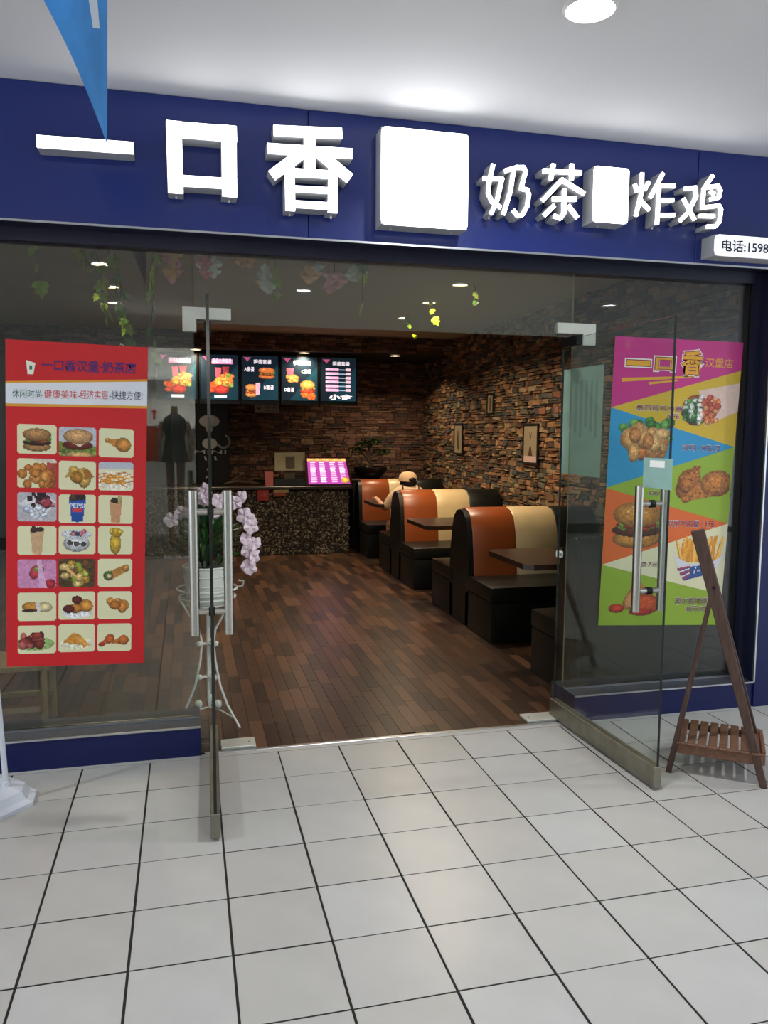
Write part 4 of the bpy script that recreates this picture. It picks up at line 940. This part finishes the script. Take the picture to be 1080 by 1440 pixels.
MB().lathe((px_, py_, .657), [(0, 0), (.098, 0), (.103, .01), (.108, .045), (.111, .048), (.108, .051), (.113, .095), (.116, .098), (.113, .101), (.118, .145), (.121, .148), (.118, .151), (.122, .19), (.127, .195), (.125, .2), (.115, .2), (.112, .17), (0, .17)], 36).build('pot_body', M_pot, t, True)
MB().lathe((px_, py_, .829), [(.111, 0), (.06, .008), (0, .01)], 20).build('soil', M_sub, t)
t = thing('orchid', 'pale pink orchid with drooping flower sprays in the white pot', 'plant', (px_, py_, .83)); R = random.Random(5)
olf = leafmesh('leaf', .16, .05, False); olf.materials.append(M_gleaf)
for k in range(54):
    o = bpy.data.objects.new('leaf', olf); COL.objects.link(o); o.parent = t; a = k*2.4
    o.location = (.05*math.cos(a), .05*math.sin(a), .01+.0042*k); o.rotation_euler = (R.uniform(.25, 1.4), 0, a-math.pi/2); s_ = R.uniform(.7, 1.3); o.scale = (s_*.8, s_, s_)
sprays = [[(.0, 0, 0), (.0, -.01, .25), (.06, -.02, .41), (.13, -.03, .40), (.18, -.04, .30), (.21, -.05, .18), (.215, -.05, .06), (.20, -.05, .02)], [(-.02, 0, 0), (-.03, -.02, .2), (-.02, -.04, .37), (-.0, -.06, .43), (.04, -.08, .40), (.06, -.09, .3)], [(-.02, 0, 0), (-.06, 0, .22), (-.13, 0, .36), (-.19, 0, .33), (-.21, 0, .28)]]
pet = leafmesh('petal', .036, .038, False); pet.materials.append(M_petal); lip = leafmesh('lip', .016, .016, False); lip.materials.append(M_lip)
B0 = Vector((px_, py_, .83))
for si, sp in enumerate(sprays):
    MB().tube([B0+Vector(p) for p in sp], .0025, 6).build('flower_stem', M_stemg, t, True)
    nfl = (13, 8, 2)[si]
    for k in range(nfl):
        q = (.42+.58*k/(nfl-1))*(len(sp)-1)*.999; i0 = int(q); p = Vector(sp[i0]).lerp(Vector(sp[i0+1]), q-i0) if i0+1 < len(sp) else Vector(sp[-1])
        p += Vector((R.uniform(-.036, .036), R.uniform(-.05, .0), R.uniform(-.03, .02)))
        fw = bpy.data.objects.new('flower', lip); COL.objects.link(fw); fw.parent = t; fw.location = p
        fw.rotation_euler = (math.radians(80)+R.uniform(-.4, .4), R.uniform(-.3, .3), R.uniform(-.9, .9)); sz = R.uniform(.9, 1.3)*(1.15 if k < 4 and si else 1); fw.scale = (sz, sz, sz)
        for j in range(5):
            o = bpy.data.objects.new('petal', pet); COL.objects.link(o); o.parent = fw; o.location = (0, 0, .001*j); o.rotation_euler = (0.15, 0, j*1.2566+.6)

# ------------------------------------------------------------------ person in the booth
def skinned(name, verts, edges, radii, material, parent, sub=2):
    me = bpy.data.meshes.new(name); me.from_pydata(verts, edges, []); o = bpy.data.objects.new(name, me); COL.objects.link(o)
    md = o.modifiers.new('s', 'SKIN'); sv = me.skin_vertices[0].data
    for i, r in enumerate(radii): sv[i].radius = (r, r) if not isinstance(r, tuple) else r
    sv[0].use_root = True
    o.modifiers.new('d', 'SUBSURF').levels = sub; o.modifiers['d'].render_levels = sub
    bpy.context.view_layer.update()
    m2 = bpy.data.meshes.new_from_object(o.evaluated_get(bpy.context.evaluated_depsgraph_get())); m2.name = name; bpy.data.objects.remove(o)
    m2.materials.clear(); m2.materials.append(material); m2.polygons.foreach_set('use_smooth', [True]*len(m2.polygons))
    off = wloc(parent)
    for v in m2.vertices: v.co -= off
    o = bpy.data.objects.new(name, m2); COL.objects.link(o); o.parent = parent; return o
X, Yp = 2.93, 4.87; PZ = .035
M_skin = mat('skin', 'c69272', .5); M_shirt = mat('cream_shirt', 'd8b896', .7, var=.05, scale=10); M_hair = mat('black_hair', '0d0b0c', .4, var=.3, scale=60, stretch=(6, 6, 1))
t = thing('person', 'person in a cream cap seated in the booth, seen from behind', 'person', (X, Yp, .42))
PERSON = t
V = [(X, Yp, .49), (X, Yp-.01, .60), (X, Yp, .72), (X, Yp+.01, .83), (X, Yp+.02, .905), (X, Yp+.035, .94), (X, Yp+.05, .98),
     (X-.08, Yp+.01, .885), (X-.165, Yp+.02, .84), (X-.245, Yp+.10, .68), (X-.30, Yp+.26, .775), (X-.315, Yp+.31, .785),
     (X+.08, Yp+.01, .885), (X+.165, Yp+.02, .84), (X+.21, Yp+.12, .66), (X+.10, Yp+.30, .772), (X+.07, Yp+.34, .78),
     (X-.09, Yp+.02, .50), (X-.10, Yp+.24, .50), (X-.11, Yp+.40, .49), (X-.11, Yp+.40, .28), (X-.11, Yp+.38, .06), (X-.115, Yp+.48, .04),
     (X+.09, Yp+.02, .50), (X+.10, Yp+.24, .50), (X+.11, Yp+.40, .49), (X+.11, Yp+.40, .28), (X+.11, Yp+.38, .06), (X+.115, Yp+.48, .04)]
Ed = [(0, 1), (1, 2), (2, 3), (3, 4), (4, 5), (5, 6), (3, 7), (7, 8), (8, 9), (9, 10), (10, 11), (3, 12), (12, 13), (13, 14), (14, 15), (15, 16), (0, 17), (17, 18), (18, 19), (19, 20), (20, 21), (21, 22), (0, 23), (23, 24), (24, 25), (25, 26), (26, 27), (27, 28)]
Rr = [.12, .11, .115, .10, .05, .045, .065, .055, .045, .036, .026, .024, .055, .045, .036, .026, .024, .08, .07, .052, .045, .032, .03, .08, .07, .052, .045, .032, .03]
skinned('body', V, Ed, Rr, M_skin, t)
for sg, hx, hy in ((-1, X-.315, Yp+.31), (1, X+.07, Yp+.34)):
    fv, fe, fr = [], [], []
    for k in range(5):
        a = (-.5+.22*k)*sg if k < 4 else 1.1*sg; L = (.055, .065, .07, .06, .045)[k]; n0 = len(fv)
        o0 = Vector((hx+(.006 if k < 4 else -.01)*0+(k-1.5)*.013*(1 if k < 4 else 0), hy+.01, .782)); d = Vector((math.sin(a)*.5, 1, 0)).normalized()
        fv += [tuple(o0), tuple(o0+d*L*.55+Vector((0, 0, .006))), tuple(o0+d*L+Vector((0, 0, -.008)))]; fe += [(n0, n0+1), (n0+1, n0+2)]; fr += [.009, .0085, .0075]
    skinned('hand_fingers', fv, fe, fr, M_skin, t, 1)
SV = [V[i] for i in (0, 1, 2, 3, 7, 8, 9, 12, 13, 14)]
skinned('shirt', SV, [(0, 1), (1, 2), (2, 3), (3, 4), (4, 5), (5, 6), (3, 7), (7, 8), (8, 9)], [.128, .118, .125, .112, .075, .064, .052, .075, .064, .052], M_shirt, t)
MB().ball((X, Yp+.06, .985), .085, 3, (.9, 1.05, 1.15)).build('head', M_skin, t, True)
b = MB(); b.ball((X, Yp+.165, .97), .014, 2, (1, 1.1, 1.3)); b.ball((X-.078, Yp+.06, .98), .018, 2, (.4, 1, 1.4)); b.ball((X+.078, Yp+.06, .98), .018, 2, (.4, 1, 1.4)); b.build('face_details', M_skin, t, True)
b = MB(); b.ball((X-.03, Yp+.145, .995), .008, 1); b.ball((X+.03, Yp+.145, .995), .008, 1); b.build('eyes', M_hair, t, True)
MB().ball((X, Yp+.152, .94), .014, 1, (1.4, .5, .4)).build('mouth', mat('lips', '9a4a44', .5), t)
b = MB(); b.ball((X, Yp+.035, .975), .094, 3, (1, 1, 1.1)); b.ball((X, Yp-.0, .935), .07, 2, (1.25, .7, .7)); b.ball((X+.02, Yp-.055, 1.005), .03, 2, (1.5, .7, .8)); b.build('hair', M_hair, t, True)
b = MB(); b.lathe((X-.005, Yp+.04, .985), [(.102, 0), (.103, .03), (.09, .07), (.06, .095), (0, .105)], 20); b.build('cap', mat('cream_cap', 'd9b58c', .7), t, True)
MB().prism([(X-.07+.14*i/8, Yp+.12+.06*math.sin(math.pi*i/8)) for i in range(9)]+[(X+.07, Yp+.08), (X-.07, Yp+.08)], 1.0, 1.007, 'z').build('cap_peak', mat('cream_cap', 'd9b58c', .7), t)
for sg in (-1, 1): MB().bar((X+sg*.085, Yp-.112, .70), (X+sg*.09, Yp-.062, .955), .022, .008, (1, 0, 0)).build('strap', mat('dark_strap', '22191a', .6), t)

PERSON.scale = (1.03, 1.03, 1.05)

# ------------------------------------------------------------------ low stool seen through the left glass
M_pine = mat('pale_pine', '9a8058', .6, var=.15, scale=10, stretch=(6, 6, 1))
t = thing('wooden_stool', 'pale wooden stool partly hidden behind the bottom of the red poster', 'stool', (-.42, .62, 0))
MB().box(-.66, -.20, .45, .78, .345, .372, .006).build('seat', M_pine, t)
for x in (-.63, -.235):
    for y in (.48, .75): MB().bar((x, y, 0), (x, y, .345), .03, .03, (0, 1, 0), .003).build('leg', M_pine, t)
for y in (.48, .75): MB().bar((-.63, y, .14), (-.235, y, .14), .018, .025).build('stretcher', M_pine, t)

# ------------------------------------------------------------------ outside: wooden rack, banner stand, pennant
t = thing('wooden_rack', 'folding dark wooden stand with a slatted shelf, right of the open door', 'stand', (2.86, -.65, 0))
F1, F2, AP = Vector((2.628, -.649, 0)), Vector((2.944, -.891, 0)), Vector((2.703, -.707, 1.10)); D = Vector((.185, .235, 0))
u = (F2-F1).normalized(); nrm = Vector((-u.y, u.x, 0))
def pole(p, q, w0, w1, name='leg', th=.03):
    p, q = Vector(p), Vector(q); d = (q-p).normalized(); s_ = d.cross(nrm).normalized(); b = MB()
    prof = lambda c, w_: [c+s_*w_/2+nrm*th/2, c-s_*w_/2+nrm*th/2, c-s_*w_/2-nrm*th/2, c+s_*w_/2-nrm*th/2]
    rings = [[b.b.verts.new(v) for v in prof(p.lerp(q, k/6), w0+(w1-w0)*k/6+random.uniform(-.001, .001))] for k in range(7)]
    b.b.faces.new(rings[0]); b.b.faces.new(rings[-1][::-1])
    for A, B_ in zip(rings, rings[1:]):
        for i in range(4): b.b.faces.new((A[i], A[(i+1) % 4], B_[(i+1) % 4], B_[i]))
    es = [e for e in b.b.edges]; bmesh.ops.bevel(b.b, geom=es, offset=.003, segments=1, affect='EDGES')
    return b.build(name, M_owood, t)
pole(F2, AP+Vector((-.012, .01, .03)), .030, .058)
J = F2.lerp(AP, .80)
pole(F1, J+nrm*-.0, .026, .020)
apb = AP.lerp(F2, .10)+nrm*.04
pole(F2+D, apb, .026, .04)
pole(F1+D, J+nrm*.04, .022, .018)
za = .125
fr0, fr1 = F1.lerp(J, za/J.z), F2.lerp(AP, (za)/AP.z)
MB().bar(fr0+Vector((0, 0, 0))-u*.005, fr1+u*.035, .022, .05, bev=.003).build('shelf_rail', M_owood2, t)
MB().bar(fr0+D, fr1+D+u*.01, .022, .03, bev=.003).build('shelf_rail', M_owood2, t)
for k in range(8):
    c0 = fr0.lerp(fr1, (k+.55)/7.6)+Vector((0, 0, .022)); MB().bar(c0-D*.06, c0+D*1.08, .036, .012, (0, 0, 1), .003).build('slat', M_owood2, t)
MB().bar(fr1+u*.028+Vector((0, 0, .012)), fr1+D*.95+u*.02+Vector((0, 0, .012)), .016, .055, bev=.003).build('end_board', M_owood2, t)
MB().tube([J-nrm*.03, J+nrm*.07], .006, 8).build('pivot_bolt', M_metalb, t)

t = thing('banner_stand_base', 'white plastic base and thin pole of a banner stand, bottom left', 'stand', (-.36, -.30, 0))
M_plas = mat('white_plastic', 'c9cdd6', .4, var=.03)
def octa(h, z, cx=-.365, cy=-.29, c_=.55):
    P = []; a0 = math.radians(48)
    for k in range(4):
        for s_ in (-1, 1):
            a = a0+k*math.pi/2; dx, dy = h, h*c_*s_; P.append((cx+dx*math.cos(a)-dy*math.sin(a), cy+dx*math.sin(a)+dy*math.cos(a), z))
    return P
b = MB(); lv = [octa(.19, 0), octa(.19, .018), octa(.165, .028), octa(.15, .062), octa(.11, .078)]
rg = [[b.b.verts.new(p) for p in l] for l in lv]; b.b.faces.new(rg[0][::-1]); b.b.faces.new(rg[-1])
for A, B_ in zip(rg, rg[1:]):
    for i in range(8): b.b.faces.new((A[i], A[(i+1) % 8], B_[(i+1) % 8], B_[i]))
b.build('base', M_plas, t)
MB().tube([(-.262, -.30, .07), (-.272, -.30, .3), (-.30, -.30, .9), (-.34, -.30, 1.5)], .011, 12).build('pole', M_plas, t, True)
MB().tube([(-.262, -.30, .06), (-.264, -.30, .10)], .018, 12).build('socket', M_plas, t, True)

M_pen = mat('blue_pennant', '3f93e0', .22, var=.3, scale=5, stretch=(1, 1, .6), coat=.5)
M_penw = mat('white_pennant_print', 'd8e2ee', .3)
t = thing('pennant', 'glossy blue pennant hanging point-down from the mall ceiling', 'flag', (.19, -1.1, 3.0))
b = MB(); n_ = 16; L0, R0, Tp = Vector((.00, 3.01)), Vector((.292, 3.01)), Vector((.272, 2.43)); rows = []
for i in range(n_+1):
    v = i/n_; A = L0.lerp(Tp, v); A = A+Vector((.022*math.sin(v*math.pi), 0)); B_ = R0.lerp(Tp, v)
    rows.append([(A.lerp(B_, k/6), -1.1+.025*math.sin(k/6*5+v*2)*(1-v)+.01*v) for k in range(7)])
for s_ in (0, .0012):
    rows_v = [[b.b.verts.new((p.x, y+s_, p.y)) for p, y in r] for r in rows]
    for ra, rb in zip(rows_v, rows_v[1:]):
        for k in range(6): b.b.faces.new((ra[k], ra[k+1], rb[k+1], rb[k]))
b.build('flag_cloth', M_pen, t, True)
b = MB()
def strip_on(u0, u1, i0, i1):
    for i in range(i0, i1):
        q = []
        for ii, uu in ((i, u0), (i, u1), (i+1, u1), (i+1, u0)):
            r = rows[ii]; k = min(5, int(uu)); f = uu-k; p = r[k][0].lerp(r[k+1][0], f); q.append((p.x, r[k][1]*(1-f)+r[k+1][1]*f-.0015, p.y))
        b.quad(*q)
strip_on(4.3, 5.1, 2, 7)
b.build('white_print', M_penw, t)
MB().tube([(-.02, -1.1, 3.012), (.30, -1.1, 3.012)], .003, 6).build('hanging_cord', M_white, t)

# ------------------------------------------------------------------ clothes shop across the corridor (seen only mirrored in the glass)
M_shelfw = mat('shop_white_board', 'dfe0dc', .6)
sh = thing('display_shelf', 'white display shelving across the mall, mirrored in the left glass', 'shelf', (.3, -6.2, 0))
MB().box(-.22, .72, -6.46, -6.43, 0, 2.6).build('back_board', M_shelfw, sh)
for x in (-.25, .70): MB().box(x, x+.03, -6.46, -6.0, 0, 2.6).build('upright', M_shelfw, sh)
for z in (.25, 1.60, 2.2): MB().box(-.22, .70, -6.43, -6.25, z, z+.03).build('shelf_board', M_shelfw, sh)
lamp('lamp', (.25, -5.7, 2.9), .5, 60, (1, .97, .9), 150, sh, (math.radians(-25), 0, 0))  # added lamp without a fixture, brightens the shelf for its mirror image
M_dd = mat('dark_dress', '17171c', .8); M_sk = mat('mannequin_tan', '8a6a50', .6)
dm = thing('dress_mannequin', 'mannequin in a short dark dress, mirrored in the left glass', 'mannequin', (.36, -5.95, 0))
MB().lathe((.36, -5.95, 0), [(0, 1.78), (.05, 1.77), (.12, 1.72), (.15, 1.62), (.11, 1.50), (.13, 1.36), (.17, 1.2), (.165, 1.19), (0, 1.2)], 18).build('dress', M_dd, dm, True)
for sg in (-1, 1):
    MB().tube([(.36+sg*.065, -5.95, 1.2), (.36+sg*.06, -5.95, .9), (.36+sg*.06, -5.95, .5), (.36+sg*.06, -5.95, .03)], [.055, .045, .035, .025], 10).build('leg', M_sk, dm, True)
    MB().tube([(.36+sg*.14, -5.95, 1.68), (.36+sg*.19, -5.95, 1.45), (.36+sg*.18, -5.9, 1.2)], [.035, .028, .02], 8).build('arm', M_sk, dm, True)
MB().tube([(.36, -5.95, 1.76), (.36, -5.95, 1.86)], .04, 10).build('neck', M_sk, dm, True)
MB().box(.2, .52, -6.1, -5.8, 0, .03, .004).build('base', M_shelfw, dm)
og = thing('orange_top', 'orange top on a hanger, mirrored in the left glass', 'clothing', (.08, -6.0, 1.3))
MB().prism([(.0, 1.2), (.16, 1.2), (.16, 1.45), (.23, 1.5), (.2, 1.58), (.12, 1.62), (.04, 1.62), (-.04, 1.58), (-.07, 1.5), (.0, 1.45)], -6.03, -5.99, 'y').build('garment', mat('orange_cloth', 'c8452a', .8), og)
MB().tube([(.08, -6.01, 1.61), (.08, -6.01, 2.2)], .004, 6).build('hanger', M_alu, og)
ws = thing('arrow_card', 'white card with a red arrow, mirrored in the left glass', 'sign', (.12, -6.2, 1.63))
MB().box(.03, .2, -6.24, -6.22, 1.631, 1.86).build('card', M_white, ws)
MB().prism([(.10, 1.71), (.13, 1.71), (.13, 1.79), (.155, 1.79), (.115, 1.84), (.075, 1.79), (.10, 1.79)], -6.219, -6.215, 'y').build('arrow_mark', mat('arrow_red', 'c04a44', .6), ws)
